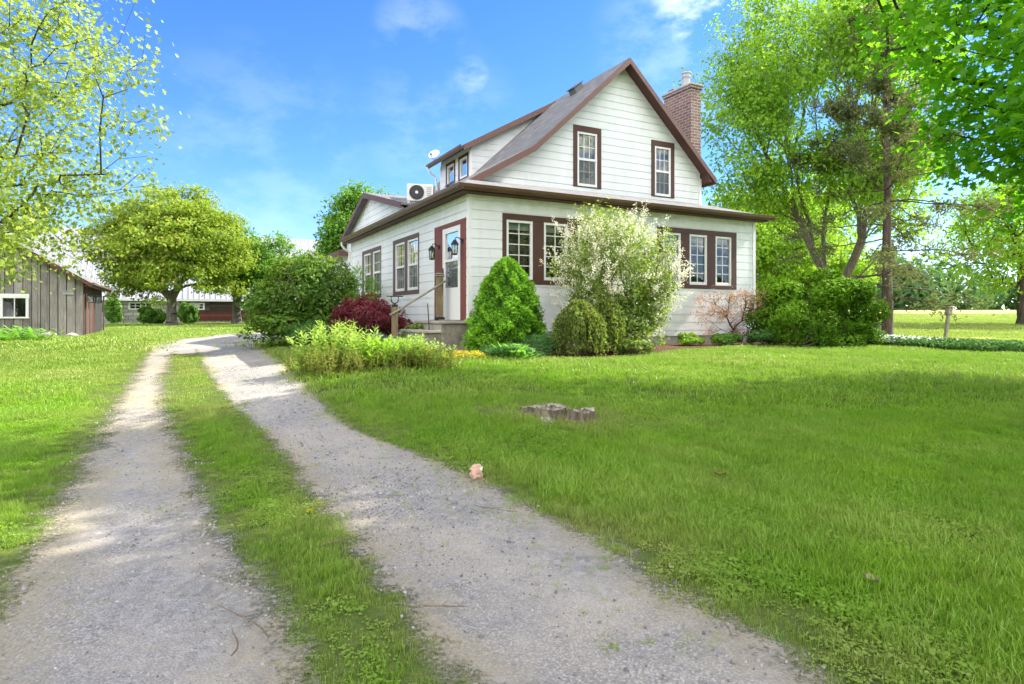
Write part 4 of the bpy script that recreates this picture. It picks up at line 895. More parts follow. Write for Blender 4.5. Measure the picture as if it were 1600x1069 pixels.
# ------------------------------------------------------------------ shrubs
def shrub(name, label, base, c, r, mat, seed, leaves, size, shape=OVAL, m=30, rl=.33, stems=14, stemmat='twig', up=.4, fill=.45, bottom=-.9, group=None, cat='shrub', axis=None, tips=160, spread=.0, low=None):
    rng = np.random.default_rng(seed); o = thing(name, label, cat, base, 0, group)
    tp, dd, _ = lobed(rng, tips, c, np.array(r)*.85, m, rl, bottom)
    tp[:, 2] = np.maximum(tp[:, 2], .05)
    st_ = [(0, 0, -.05), (0, 0, .02), (0, 0, .08)]
    A, pr, rad, e = skeleton(st_, tp, rng, tip_r=.0035, expo=.42, step=.16, bf=.5)
    V, F = tubes(A[pr[e]], A[e], rad[pr[e]], rad[e], 5); arrays('stems', V, 4, M[stemmat], o, quads=F)
    P, D, tone = lobed(rng, leaves, c, r, m, rl, bottom, fill); 
    if low:
        q = lobed(rng, leaves//3, low[0], low[1], m//2, rl*1.2, -.6, fill); P, D, tone = [np.concatenate(z_) for z_ in zip((P, D, tone), q)]
    ok = P[:, 2] > .01; P, D, tone = P[ok], D[ok], tone[ok]; n = len(P)
    if spread: P = P+rng.normal(0, spread, (n, 3)); P[:, 2] = np.maximum(P[:, 2], .02)
    N = unit(D*.8+np.array([0, 0, up])+rng.normal(0, .5, (n, 3)))
    ax = None if axis is None else D*axis[0]+np.array([0, 0, axis[1]])+rng.normal(0, axis[2], (n, 3))
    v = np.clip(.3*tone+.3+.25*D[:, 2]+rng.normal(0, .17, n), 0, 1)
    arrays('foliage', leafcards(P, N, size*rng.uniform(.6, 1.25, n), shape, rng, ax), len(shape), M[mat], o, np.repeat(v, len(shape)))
    return o, rng
NE = (1.0, .35, .45)
Y = 15.4; shrub('lilac_bush', 'big dense dark green lilac bush beside the driveway bend', at(474, Y), (0, 0, 1.2), (1.36, 1.25, 1.42), 'L_lilac', 101, 17000, .095, OVAL, low=((0, -.1, .5), (1.35, 1.2, .55)), m=46, rl=.27, up=.5, tips=260)
Y = 17.2; o, _ = shrub('feathery_shrub', 'light green feathery shrub against the house between lilac and window', at(562, Y), (0, 0, .95), (.62, .6, 1.05), 'L_feather', 102, 9000, .13, NEEDLE, m=22, rl=.32, axis=(.5, .8, .5), tips=160, spread=.05)
Y = 14.2; shrub('low_juniper', 'flat green juniper at the foot of the lilac bush', at(492, Y), (0, 0, .25), (.75, .6, .42), 'L_jun', 103, 7000, .085, NEEDLE, m=26, rl=.3, axis=NE, tips=80, bottom=-.2)
Y = 14.3; shrub('japanese_maple', 'low dark red weeping maple mounded behind the wooden lower post', at(575, Y), (0, 0, .50), (1.05, .78, .68), 'L_red', 104, 13000, .105, np.array([(0, -.5), (.12, 0), (0, .5), (-.12, 0)]), 40, .26, axis=(.7, -.7, .4), tips=120, bottom=-.25, stemmat='darkbark')
Y = 11.7; 
def spruce(name, label, base, H, r, seed):
    rng = np.random.default_rng(seed); o = thing(name, label, 'spruce', base); n = 26000
    f = rng.uniform(0, 1, n)**1.35; a = rng.uniform(0, 2*math.pi, n); L = lambda a, f: .17*np.sin(a*4+7*f)*np.sin(f*15+a*2)+.12*np.sin(a*9-f*21)*np.cos(f*12)+.07*np.sin(a*15+f*37)
    prof = np.interp(f, [0, .1, .3, .55, .8, .95, 1], [.84, .98, 1.0, .80, .48, .25, .04])
    rad = r*prof*(1+L(a, f))*rng.uniform(.86, 1.03, n); P = np.stack([rad*np.cos(a), rad*np.sin(a), f*H*(1-.0)+.02], 1)
    D = np.stack([np.cos(a), np.sin(a), np.full(n, .55)], 1); ax = D+rng.normal(0, .4, (n, 3)); N = rng.normal(size=(n, 3))+D*.6
    v = np.clip(.45+1.6*L(a, f)+rng.normal(0, .15, n), 0, 1)
    arrays('foliage', leafcards(P, N, .062*rng.uniform(.7, 1.3, n), np.array([(0, -.5), (.2, 0), (0, .5), (-.2, 0)]), rng, ax), 4, M['L_spruce'], o, np.repeat(v, 4))
    mb = MB(); ns, nr = 40, 22; vs = []
    for j in range(nr+1):
        ff = j/nr; pp = np.interp(ff, [0, .1, .3, .55, .8, .95, 1], [.84, .98, 1.0, .80, .48, .25, .04])
        for k in range(ns): aa = 2*math.pi*k/ns; rr = r*.86*pp*(1+float(L(aa, ff))); vs.append((rr*math.cos(aa), rr*math.sin(aa), ff*H*.97+.02))
    mb.add(vs, [(j*ns+k, j*ns+(k+1) % ns, (j+1)*ns+(k+1) % ns, (j+1)*ns+k) for j in range(nr) for k in range(ns)]); c = mb.build('light_block_hull', M['L_spruce'], o, smooth=True)  # dark hull added inside the needles to block light
    MB().tube([(0, 0, -.1), (0, 0, H*.6)], [.05, .02], 7).build('trunk', M['darkbark'], o)
spruce('dwarf_spruce', 'dense bright green conical dwarf spruce at the house corner', at(792, Y), 1.80, .70, 105)
# weeping hemlocks
def weeper(name, label, base, H, r, seed, ns=150):
    rng = np.random.default_rng(seed); o = thing(name, label, 'shrub', base, 0, 'weeping hemlocks by the blossoming shrub'); Pp, Ax, A, B, ra, tone = [], [], [], [], [], []
    for s in range(ns):
        a = rng.uniform(0, 6.28); rr = r*rng.uniform(.25, 1.0); z0 = H*(1-.28*(rr/r)**2)*rng.uniform(.93, 1.02); low = H*rng.uniform(.03, .35) if rr > r*.5 else H*rng.uniform(.4, .7); tn = rng.uniform(0, 1)
        pts = [np.array([0, 0, H*.85]), np.array([rr*.55*math.cos(a), rr*.55*math.sin(a), z0]), np.array([rr*.9*math.cos(a), rr*.9*math.sin(a), z0-.08*H])]; z = pts[-1][2]
        while z > low: z -= .07; pts.append(np.array([rr*(.9+.16*(1-z/H))*math.cos(a)+rng.normal(0, .012), rr*(.9+.16*(1-z/H))*math.sin(a)+rng.normal(0, .012), z]))
        for p, q in zip(pts[:-1], pts[1:]):
            A.append(p); B.append(q); ra.append(.004)
            for _ in range(int(7 if p is pts[1] or p is pts[0] else 6)):
                f = rng.random(); Pp.append(p+(q-p)*f+rng.normal(0, .016, 3)); Ax.append(unit(q-p)*.5+rng.normal(0, .6, 3)); tone.append(tn)
    V, F = tubes(A, B, ra, ra, 4); V2, F2 = tubes([(0, 0, -.1)], [(0, 0, H*.86)], [.04], [.025], 7)
    arrays('stems', np.vstack([V, V2]), 4, M['darkbark'], o, quads=np.vstack([F, F2+len(V)]))
    Pp = np.array(Pp); n = len(Pp); arrays('foliage', leafcards(Pp, rng.normal(size=(n, 3))+np.array([0, 0, .5]), .062*rng.uniform(.6, 1.2, n), np.array([(0, -.5), (.2, 0), (0, .5), (-.2, 0)]), rng, np.array(Ax)), 4, M['L_hem'], o, np.repeat(np.clip(.5*np.array(tone)+.4*Pp[:, 2]/H*.6+rng.normal(.12, .15, n), 0, 1), 4))
weeper('weeping_hemlock', 'front weeping hemlock trailing to the ground before the blossoming shrub', at(905, 11.0), 1.02, .50, 106, 210)
weeper('weeping_hemlock', 'weeping hemlock tucked behind its larger twin, against the blossoming shrub', at(944, 11.45), 1.12, .38, 107, 130)
# blossoming shrub
Y = 12.35; o, rng = shrub('pearl_bush', 'big cream-blossomed shrub taller than the windows at mid front wall', at(958, Y), (.0, 0, 1.45), (1.38, 1.1, 1.55), 'L_flowleaf', 108, 18000, .07, OVAL, low=((.1, -.1, .55), (1.2, .9, .62)), m=54, rl=.24, up=.3, tips=420, spread=.04, fill=.2, bottom=-1)
P, D, tone = lobed(np.random.default_rng(108), 640, (0, 0, 1.48), (1.45, 1.15, 1.60), 54, .25, -1, .7); ok = (P[:, 2] > .12); P = P[ok]; D = D[ok]; rng = np.random.default_rng(9)
ex = np.concatenate([P]+[P+D*q*rng.uniform(.4, 1, (len(P), 1))+np.array([0, 0, q*.5]) for q in (.06, .13, .2)]); k = np.repeat(np.arange(len(ex)), 9); C = ex[k]+rng.normal(0, .028, (len(k), 3))
arrays('blossom', leafcards(C, rng.normal(size=(len(C), 3))+np.array([0, 0, .6]), .036*rng.uniform(.6, 1.2, len(C)), DIA, rng), 4, M['L_blossom'], o, np.repeat(rng.uniform(0, 1, len(C)), 4))
# tamarisk
bx, by = hw(6.35, -.75); b = Gp(bx, by); o = thing('tamarisk', 'thin dark crooked tamarisk with faded pink plumes under the right windows', 'shrub', b); rng = np.random.default_rng(110)
tp = np.stack([rng.uniform(-.75, .95, 44), rng.uniform(-.35, .35, 44), rng.uniform(.75, 1.45, 44)], 1); tp = np.vstack([tp, np.stack([rng.uniform(-.5, 1.1, 12), rng.uniform(-.3, .3, 12), rng.uniform(.3, .75, 12)], 1)])
A, pr, rad, e = skeleton([(.1, 0, -.05), (.16, .02, .12), (.10, .0, .28), (.2, .02, .42), (.08, .03, .6), (0, .03, .8), (-.05, 0, .95)], tp, rng, tip_r=.0045, expo=.5, step=.14, wob=.3)
V, F = tubes(A[pr[e]], A[e], rad[pr[e]], rad[e], 5); arrays('stems', V, 4, M['darkbark'], o, quads=F)
o.scale = (.86, .86, .84); k = rng.integers(0, len(tp), 4300); dn = rng.uniform(0, 1, len(k)); C = tp[k]+rng.normal(0, .075, (len(k), 3))+np.stack([.12*dn*np.sign(tp[k][:, 0]), 0*dn, -.22*dn**1.5+.08], 1)
arrays('plumes', leafcards(C, rng.normal(size=C.shape), .085*rng.uniform(.5, 1.3, len(C)), np.array([(0, -.5), (.1, 0), (0, .5), (-.1, 0)]), rng, rng.normal(0, .7, C.shape)+np.array([.3, 0, -.5])), 4, M['L_pink'], o, np.repeat(rng.uniform(0, 1, len(C)), 4))
# yew
Y = 14.6; shrub('yew_bush', 'wide dark yew bush with bright new tips at the right house corner', at(1268, Y), (0, 0, .88), (1.62, 1.05, 1.0), 'L_yew', 111, 32000, .10, low=((.1, 0, .35), (1.6, 1.0, .45)), shape= np.array([(0, -.5), (.2, -.1), (0, .5), (-.2, -.1)]), m=44, rl=.27, axis=(1, .55, .7), tips=260, fill=.4)
Y = 14.0; shrub('yew_bush', 'shorter bright-tipped yew leaning forward of the wide dark yew', at(1254, Y-.2), (0, 0, .50), (.85, .5, .66), 'L_yew', 112, 8000, .075, np.array([(0, -.5), (.15, -.1), (0, .5), (-.15, -.1)]), 26, .32, axis=(1, .8, .4), tips=80)
# low plants of the front bed
for nm, lab, px, Y, r, h, mt, nl, sz, shp, seed in (
    ('creeping_juniper', 'low spreading juniper at the foot of the conical spruce', 800, 10.6, .62, .26, 'L_jun', 6500, .07, NEEDLE, 120),
    ('creeping_juniper', 'dark creeping juniper between the conical spruce and weeping hemlock', 845, 11.0, .42, .40, 'L_jun', 5000, .07, NEEDLE, 121),
    ('boxwood', 'small round green shrub right of the blossoming shrub', 1078, 14.2, .34, .30, 'L_lush', 2600, .06, OVAL, 122),
    ('boxwood', 'small green shrub under the pink-plumed tamarisk', 1134, 14.3, .42, .30, 'L_mid', 2600, .06, OVAL, 123),
    ('boxwood', 'tidy blue-green low shrub left of the wide yew', 1192, 13.9, .40, .34, 'L_vine', 3000, .06, OVAL, 124),
    ('bed_shrub', 'small pale shrub with open leaves beside the concrete steps', 652, 13.1, .36, .52, 'L_flowleaf', 1500, .085, OVAL, 125),
    ('bed_shrub', 'leafy young shrub by the thin post right of the yew', 1352, 14.6, .45, .45, 'L_yew', 2600, .07, OVAL, 126),
    ('bed_shrub', 'low green shrub at the foot of the blossoming shrub', 990, 11.5, .42, .32, 'L_flowleaf', 2200, .06, OVAL, 127)):
    shrub(nm, lab, at(px, Y), (0, 0, h*.45), (r, r*.85, h*.62), mt, seed, nl, sz, shp, 20, .34, tips=40, bottom=-.3, axis=NE if shp is NEEDLE else None)
o, rng = shrub('stonecrop', 'bright yellow stonecrop mat at the foot of the steps', at(722, 10.3), (0, 0, .05), (.42, .32, .12), 'L_yellow', 130, 1900, .035, OVAL, 20, .34, tips=30, bottom=-.1, cat='plant')
# leafy weeds in front
def weeds(name, label, px, Y, n, h, sp, mat, seed, leaf=.085, per=26, group=None, top=True):
    rng = np.random.default_rng(seed); o = thing(name, label, 'plant', at(px, Y), 0, group); A, B, ra, P, AX, NN, T = [], [], [], [], [], [], []
    for s in range(n):
        x, y = rng.normal(0, sp, 2)*np.array([1, .75]); x = np.clip(x, -1.9*sp, 1.9*sp); y = np.clip(y, -1.4*sp, 1.4*sp); hh = h*rng.uniform(.72, 1.08)*(1-.22*(x/sp/1.9)**2); lx, ly = rng.normal(0, .07, 2)+np.array([x, y])*.12
        A.append((x, y, -.02)); B.append((x+lx, y+ly, hh)); ra.append(.005)
        for k in range(per):
            f = (k+.5)/per; f = .08+.92*f; a = k*2.4+rng.uniform(-.4, .4); p = np.array([x+lx*f, y+ly*f, hh*f]); d = np.array([math.cos(a), math.sin(a), .35+.9*max(0, f-.7)]); L = leaf*(1.15-.55*f)*rng.uniform(.75, 1.2); d = unit(d)
            P.append(p+d*L*.5); AX.append(d); NN.append(np.array([-d[0]*d[2], -d[1]*d[2], 1-d[2]**2])+rng.normal(0, .25, 3)); T.append((L, .15+.8*f))
    V, F = tubes(A, B, ra, [r_*.6 for r_ in ra], 4); arrays('stems', V, 4, M['L_lush'], o, np.full(len(V), .5), F)
    T = np.array(T); n_ = len(P); arrays('foliage', leafcards(np.array(P), np.array(NN), T[:, 0], np.array([(0, -.5), (.17, -.12), (.13, .2), (0, .5), (-.13, .2), (-.17, -.12)]), rng, np.array(AX)), 6, M[mat], o, np.repeat(np.clip(T[:, 1]+rng.normal(0, .14, n_), 0, 1), 6))
    return o
weeds('goldenrod', 'tall pale goldenrod clump at the left end of the weedy bed', 530, 9.3, 64, .70, .28, 'L_gold', 140, .14, 26)
weeds('goldenrod', 'lush mid-height green clump just left of the stair post', 604, 9.3, 56, .42, .25, 'L_lush', 141, .16, 20)
weeds('goldenrod', 'yellow-green leafy clump nearest the concrete steps', 646, 9.3, 50, .42, .24, 'L_gold', 142, .14, 20)
weeds('brown_weeds', 'brownish low weeds under the tall pale goldenrod', 512, 8.8, 70, .42, .32, 'L_brownweed', 143, .07, 20)
weeds('brown_weeds', 'olive low weeds at the right end of the weedy bed', 650, 9.0, 80, .34, .36, 'L_brownweed', 144, .07, 18)
weeds('daylily', 'young strap-leaved clump at the mulch edge below the spruce', 806, 10.2, 12, .26, .09, 'L_hosta', 145, .24, 5)
weeds('daylily', 'strap-leaved green clump on the grass before the shed', 22, 20.5, 40, .45, .5, 'L_hosta', 146, .34, 5)
# climbing plants on the barn
for px, Y, w_, h_, lab, sd in ((176, 46.6, .75, 1.9, 'green vine climbing the stone barn near the shed corner', 150), (238, 44.5, 1.25, 1.25, 'ivy mound between the barn wall and round maple trunk', 151), (293, 47.5, .8, 1.5, 'dark ivy right of the round maple trunk on the barn', 152)):
    shrub('barn_vine', lab, at(px, Y), (0, 0, h_*.5), (w_, .5, h_*.6), 'L_mid', sd, 3500, .2, DIA, m=26, rl=.32, tips=50, cat='vine')
# ground cover strip on the right
rng = np.random.default_rng(160); n = 34000
px = rng.uniform(1335, 1760, n); Yv = 14.15+rng.uniform(0, 1, n)**.9*2.2+.4*np.sin(px*.02); X = (px-CX)/FPX*Yv; hgt = .22*rng.uniform(0, 1, n)**.6*(.75+.5*np.sin(X*2.1+Yv*1.7)**2)
P = np.stack([X, Yv, gz(X, Yv)+hgt], 1); o = arrays('ground_cover', leafcards(P, rng.normal(0, .6, (n, 3))+np.array([0, -.2, 1]), .075*rng.uniform(.6, 1.3, n), OVAL, rng), 6, M['L_vine'], None, np.repeat(np.clip(hgt*2.2+rng.normal(.2, .17, n), 0, 1), 6)); tag(o, 'dark green ground cover strip along the far right lawn edge', 'ground cover', kind='stuff')
n = 2600; px = np.concatenate([rng.normal(1385, 22, 1500), rng.normal(1440, 26, 1100)]); Yv = 14.3+rng.uniform(0, 1, n)*1.6; X = (px-CX)/FPX*Yv; P = np.stack([X, Yv, gz(X, Yv)+rng.uniform(.1, .27, n)], 1)
o = arrays('white_ground_cover', leafcards(P, rng.normal(0, .6, (n, 3))+np.array([0, -.3, 1]), .06*rng.uniform(.5, 1.2, n), OVAL, rng), 6, M['L_white'], None, np.repeat(rng.uniform(0, 1, n), 6)); tag(o, 'white variegated leaves in the ground cover below the pine', 'ground cover', kind='stuff')

# ------------------------------------------------------------------ small things
def bird(px, Y, tilt, lab):
    o = thing('birdhouse_post', lab, 'birdhouse', at(px, Y), 0); o.rotation_euler = (0, R(tilt), R(12)); o.scale = (.95, .95, 1.22)
    MB().box(-.05, .05, -.05, .05, -.2, .72).build('post', M['graypost'], o, .008); h_ = MB().box(-.09, .09, -.09, .09, .72, .93).build('nest_box', M['graypost'], o, .006)
    MB().box(-.14, .14, -.14, .12, .93, .955).build('roof', M['steel'], o, .004); d = MB(); d.lathe([(0, 0), (.022, 0)], (0, 0, 0), 12); d.v = [(a, -.0915, .84+b_) for a, b_, c in d.v]; d.build('entry_hole', M['black'], h_)
bird(1477, 21.5, 8, 'leaning grey post topped by a small birdhouse beyond the ground cover')
o = MB().box(-.05, .05, -.05, .05, -.2, .62).build('fence_post', M['graypost'], None, .01, loc=at(1370, 17.2)); o.rotation_euler = (0, R(5), 0); tag(o, 'short grey post leaning beside the pine trunk', 'post')
# stumps
def stump(px, Y, r, h, seed, lab):
    rng = np.random.default_rng(seed); o = thing('tree_stump', lab, 'stump', at(px, Y), 0, 'rotting stumps in the lawn'); mb = MB(); n, L = 40, 7; vs = []
    ph = rng.uniform(0, 6.28, 4)
    for j in range(L):
        f = j/(L-1)
        for k in range(n):
            a = 2*math.pi*k/n; fl_ = 1+.5*(1-f)**2*(1+.8*math.sin(a*5+ph[0])); rr = r*fl_*(1+.10*math.sin(a*3+ph[1])+.06*math.sin(a*9+ph[2])+rng.normal(0, .006)); top_ = h*(1+.16*math.sin(a*2+ph[3])+.06*math.sin(a*7)+rng.normal(0, .012)); vs.append((rr*math.cos(a), rr*math.sin(a)*.8, -.06+f*(top_+.06)))
    for j in range(1, 4):
        for k in range(n): a = 2*math.pi*k/n; b0 = vs[(L-1)*n+k]; f = 1-j/4*.9; vs.append((b0[0]*f, b0[1]*f, b0[2]*(1-.12*j)+rng.normal(0, .01)))
    LL = L+3; mb.add(vs, [(j*n+k, j*n+(k+1) % n, (j+1)*n+(k+1) % n, (j+1)*n+k) for j in range(LL-1) for k in range(n)]+[tuple((LL-1)*n+k for k in range(n))]); w_ = mb.build('wood', M['stump'], o); w_.data.materials.append(M['cutwood'])
    for p_ in w_.data.polygons:
        if p_.normal.z > .75: p_.material_index = 1
    return o
stump(850, 6.75, .23, .085, 1, 'wide low rotten stump overgrown with dry grass on the lawn'); stump(906, 6.6, .145, .115, 2, 'grey cut stump with a root, right one of the pair on the lawn')
# wood chips by the stumps
rng = np.random.default_rng(171); mb = MB()
for k in range(120):
    p = np.array([depth(772, 6.8), 6.8])+rng.normal(0, .12, 2)*np.array([1.1, .6]); z = float(gz(*p))+.02; a = rng.uniform(0, 3.14); c, s = math.cos(a), math.sin(a); l_, w_ = rng.uniform(.02, .06), rng.uniform(.008, .018)
    mb.box(-l_, l_, -w_, w_, 0, .008, lambda x, y, q: (p[0]+x*c-y*s, p[1]+x*s+y*c, z+q+x*.2))
tag(mb.build('wood_chips', M['stump']), 'grey patch of wood chips left of the two stumps', 'wood chips', kind='stuff')
# pale lump at the gravel edge
rng = np.random.default_rng(172); p = ground_px(744, 748); bm = bmesh.new(); bmesh.ops.create_icosphere(bm, subdivisions=3, radius=.047)
for v in bm.verts:
    q = v.co; v.co = q*(1+.22*math.sin(q.x*70+q.z*40)*math.cos(q.y*60)+rng.normal(0, .05)); v.co.z *= 1.15; 
    if v.co.z > .03: v.co.x += .02*math.sin(v.co.y*90); v.co *= 1.08
me = bpy.data.meshes.new('pale_lump'); bm.to_mesh(me); bm.free(); me.materials.append(mat_paint('pale_pink_crust', (.62, .40, .29), .8, .35, 18, False, .4)); o = bpy.data.objects.new('pale_lump', me); link(o); o.location = (p[0], p[1], float(gz(*p))+.04)
MB().add([(-.02, 0, .05), (-.01, .01, .075), (.005, -.01, .05), (.02, 0, .04), (.05, .01, .05), (.045, -.01, .02)], [(0, 1, 2), (3, 4, 5)]).build('flake', M['L_white'], o); tag(o, 'small crumpled pale pink lump lying at the gravel edge', 'lump')
# dead leaves, twigs, dandelion
def twig(px, py, L, rz, lab, seed):
    rng = np.random.default_rng(seed); p = ground_px(px, py); A = [np.zeros(3)]; d = np.array([1., 0, 0])
    for k in range(5): d = unit(d+rng.normal(0, .22, 3)*np.array([0, 1, .1])); A.append(A[-1]+d*L/5)
    A = np.array(A)-A[-1]/2; A[:, 2] = .008; m_ = MB().tube([tuple(q) for q in A], [.004, .0038, .0035, .003, .0025, .002], 5); m_.tube([tuple(A[2]), tuple(A[2]+np.array([L*.22, L*.13, .0]))], [.0025, .0012], 4); o = m_.build('twig', M['twig']); o.location = (p[0], p[1], float(gz(*p))+.035); o.rotation_euler = (0, 0, R(rz)); tag(o, lab, 'twig', 'fallen twigs on the driveway')
twig(378, 985, .42, 118, 'long pale fallen twig at the right edge of the left wheel track', 1); twig(362, 1020, .22, 95, 'short curved twig below the long pale one on the left track', 2); twig(697, 963, .20, 32, 'small dark twig on the right wheel track near the photo bottom', 3); twig(540, 855, .30, 60, 'thin twig lying in the grass strip between the tracks', 4); twig(775, 805, .3, -20, 'bent twig at the edge of the right track near the pale lump', 5)
p = ground_px(484, 822); o = thing('dandelion', 'single yellow dandelion in the grass strip between the tracks', 'flower', (p[0], p[1], float(gz(*p)))); rng = np.random.default_rng(5)
MB().tube([(0, 0, 0), (.004, 0, .05), (0, 0, .085)], .0025, 5).build('stem', M['L_lush'], o); a = rng.uniform(0, 6.28, 90); f = rng.uniform(.1, 1, 90); D = np.stack([np.cos(a)*f, np.sin(a)*f, .6-f*.35], 1)
arrays('bloom', leafcards(np.array([0, 0, .085])+D*.013, unit(np.cross(D, rng.normal(size=D.shape))), .022, np.array([(0, -.5), (.16, .2), (0, .5), (-.16, .2)]), rng, D), 4, M['L_yellow'], o, np.full(360, .9))
for px, py, lab, sd in ((1364, 918, 'curled pale dead leaf in the near right grass', 1), (1125, 748, 'reddish brown dead leaf in the middle of the lawn', 2)):
    p = ground_px(px, py); mb = MB(); n = 8
    vs = [(x*.055, y*.03*math.sin(math.pi*(x+1.05)/2.2)+.0, .05+.02*x*x+.02*abs(y)) for x in np.linspace(-1, 1, n) for y in (-1, 0, 1)]; mb.add(vs, [(i*3+j, i*3+j+1, (i+1)*3+j+1, (i+1)*3+j) for i in range(n-1) for j in (0, 1)]); o = mb.build('dead_leaf', mat_paint('dead_leaf_tan' if sd == 1 else 'dead_leaf_red', (.30, .23, .15) if sd == 1 else (.28, .10, .045), .8), smooth=True); o.location = (p[0], p[1], float(gz(*p))); o.rotation_euler = (0, 0, sd*1.1+.6); o.scale = (.75, .9, .6); tag(o, lab, 'leaf')
rng = np.random.default_rng(190)
for dx, s_, lab in ((-1.05, .20, 'larger flat stone against the base of the shed boards'), (-.35, .16, 'smaller flat stone nearer the shed corner')):
    bm = bmesh.new(); bmesh.ops.create_icosphere(bm, subdivisions=2, radius=1)
    for v in bm.verts: v.co = Vector((v.co.x*s_*1.6, v.co.y*s_, v.co.z*s_*.75))*(1+rng.normal(0, .08))
    me = bpy.data.meshes.new('flat_stone'); bm.to_mesh(me); bm.free(); me.materials.append(M['concrete']); o = bpy.data.objects.new('flat_stone', me); link(o); p = np.array([SX, SY])+DR*dx-DL*.25; o.location = Gp(p[0], p[1], .04); tag(o, lab, 'stone', 'stones at the shed base')

# ------------------------------------------------------------------ grass and loose stones (scattered tufts)
t = NT('grass_blade')
dry = t.attr('dry', 'INSTANCER'); rnd = t.n('ShaderNodeObjectInfo').outputs['Random']; hg = t.attr('v')  # dry carries real dry patches plus the painted sunlit yellow
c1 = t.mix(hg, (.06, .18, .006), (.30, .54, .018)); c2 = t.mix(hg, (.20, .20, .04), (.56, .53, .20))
pn = t.n('ShaderNodeNewGeometry').outputs['Position']; col = t.mix(dry, c1, c2); col = t.mix(t.rng(t.noise(1.1, 4, .6, pn), .38, .68, 0, .45), col, t.mix(hg, (.045, .14, .01), (.15, .36, .02))); col = t.mix(t.rng(t.noise(3.3, 3, .6, pn), .58, .74, 0, .38), col, (.34, .33, .10)); col = t.mix(t.rng(rnd, 0, 1, 0, .30), col, (.27, .44, .03))
d = t.n('ShaderNodeBsdfDiffuse'); t.l(col, d.inputs[0]); tl = t.n('ShaderNodeBsdfTranslucent'); t.l(t.mix(.5, col, (.23, .52, .01)), tl.inputs[0])
mx = t.n('ShaderNodeMixShader'); mx.inputs[0].default_value = .36; t.l(d.outputs[0], mx.inputs[1]); t.l(tl.outputs[0], mx.inputs[2])
gl = t.n('ShaderNodeBsdfGlossy'); gl.inputs['Roughness'].default_value = .4; m2 = t.n('ShaderNodeMixShader'); m2.inputs[0].default_value = .03; t.l(mx.outputs[0], m2.inputs[1]); t.l(gl.outputs[0], m2.inputs[2])
M['grass'] = t.done(m2.outputs[0])
def proto_collection(name, objs):
    c = bpy.data.collections.new(name)
    for o in objs: COL.objects.unlink(o); c.objects.link(o)
    return c
def tuft(seed, n, h, sp, w, broad=False):
    rng = np.random.default_rng(seed); V = []; v = []
    for k in range(n):
        x, y = rng.normal(0, sp, 2); a = rng.uniform(0, 6.28); hh = h*rng.uniform(.45, 1.15); ln = hh*rng.uniform(.15, .75); dx, dy = math.cos(a), math.sin(a); b_ = rng.uniform(0, 6.28); wx, wy = math.cos(b_)*w/2, math.sin(b_)*w/2
        if broad:
            r_ = .012*rng.uniform(.6, 1.4); z = hh*.5; P = [(x+ln*dx+r_*math.cos(q), y+ln*dy+r_*math.sin(q)*.8, z+rng.normal(0, .004)) for q in np.linspace(0, 6.28, 7)[:-1]]
            V.append([P[0], P[1], P[2], P[3]]); V.append([P[0], P[3], P[4], P[5]]); v += [.55]*8; continue
        p0 = (x, y, -.01); p1 = (x+ln*.3*dx, y+ln*.3*dy, hh*.55); p2 = (x+ln*dx, y+ln*dy, hh*(1-.25*ln/hh))
        A = lambda p, s: ((p[0]-wx*s, p[1]-wy*s, p[2]), (p[0]+wx*s, p[1]+wy*s, p[2]))
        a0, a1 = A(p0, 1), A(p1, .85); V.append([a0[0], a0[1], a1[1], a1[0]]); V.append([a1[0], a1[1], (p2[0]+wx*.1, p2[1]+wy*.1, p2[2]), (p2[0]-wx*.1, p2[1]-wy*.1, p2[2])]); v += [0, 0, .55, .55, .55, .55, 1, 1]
    return arrays('grass_tuft', np.array(V).reshape(-1, 3), 4, M['grass'], None, v)
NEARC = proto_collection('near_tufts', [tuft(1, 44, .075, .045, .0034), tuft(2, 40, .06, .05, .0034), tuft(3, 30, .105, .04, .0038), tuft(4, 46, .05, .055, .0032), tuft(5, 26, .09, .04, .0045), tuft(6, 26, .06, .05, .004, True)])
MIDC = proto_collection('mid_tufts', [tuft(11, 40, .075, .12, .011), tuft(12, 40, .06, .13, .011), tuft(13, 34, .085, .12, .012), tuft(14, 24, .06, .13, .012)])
FARC = proto_collection('far_tufts', [tuft(21, 50, .10, .35, .028), tuft(22, 50, .085, .38, .028), tuft(23, 50, .07, .36, .03)])
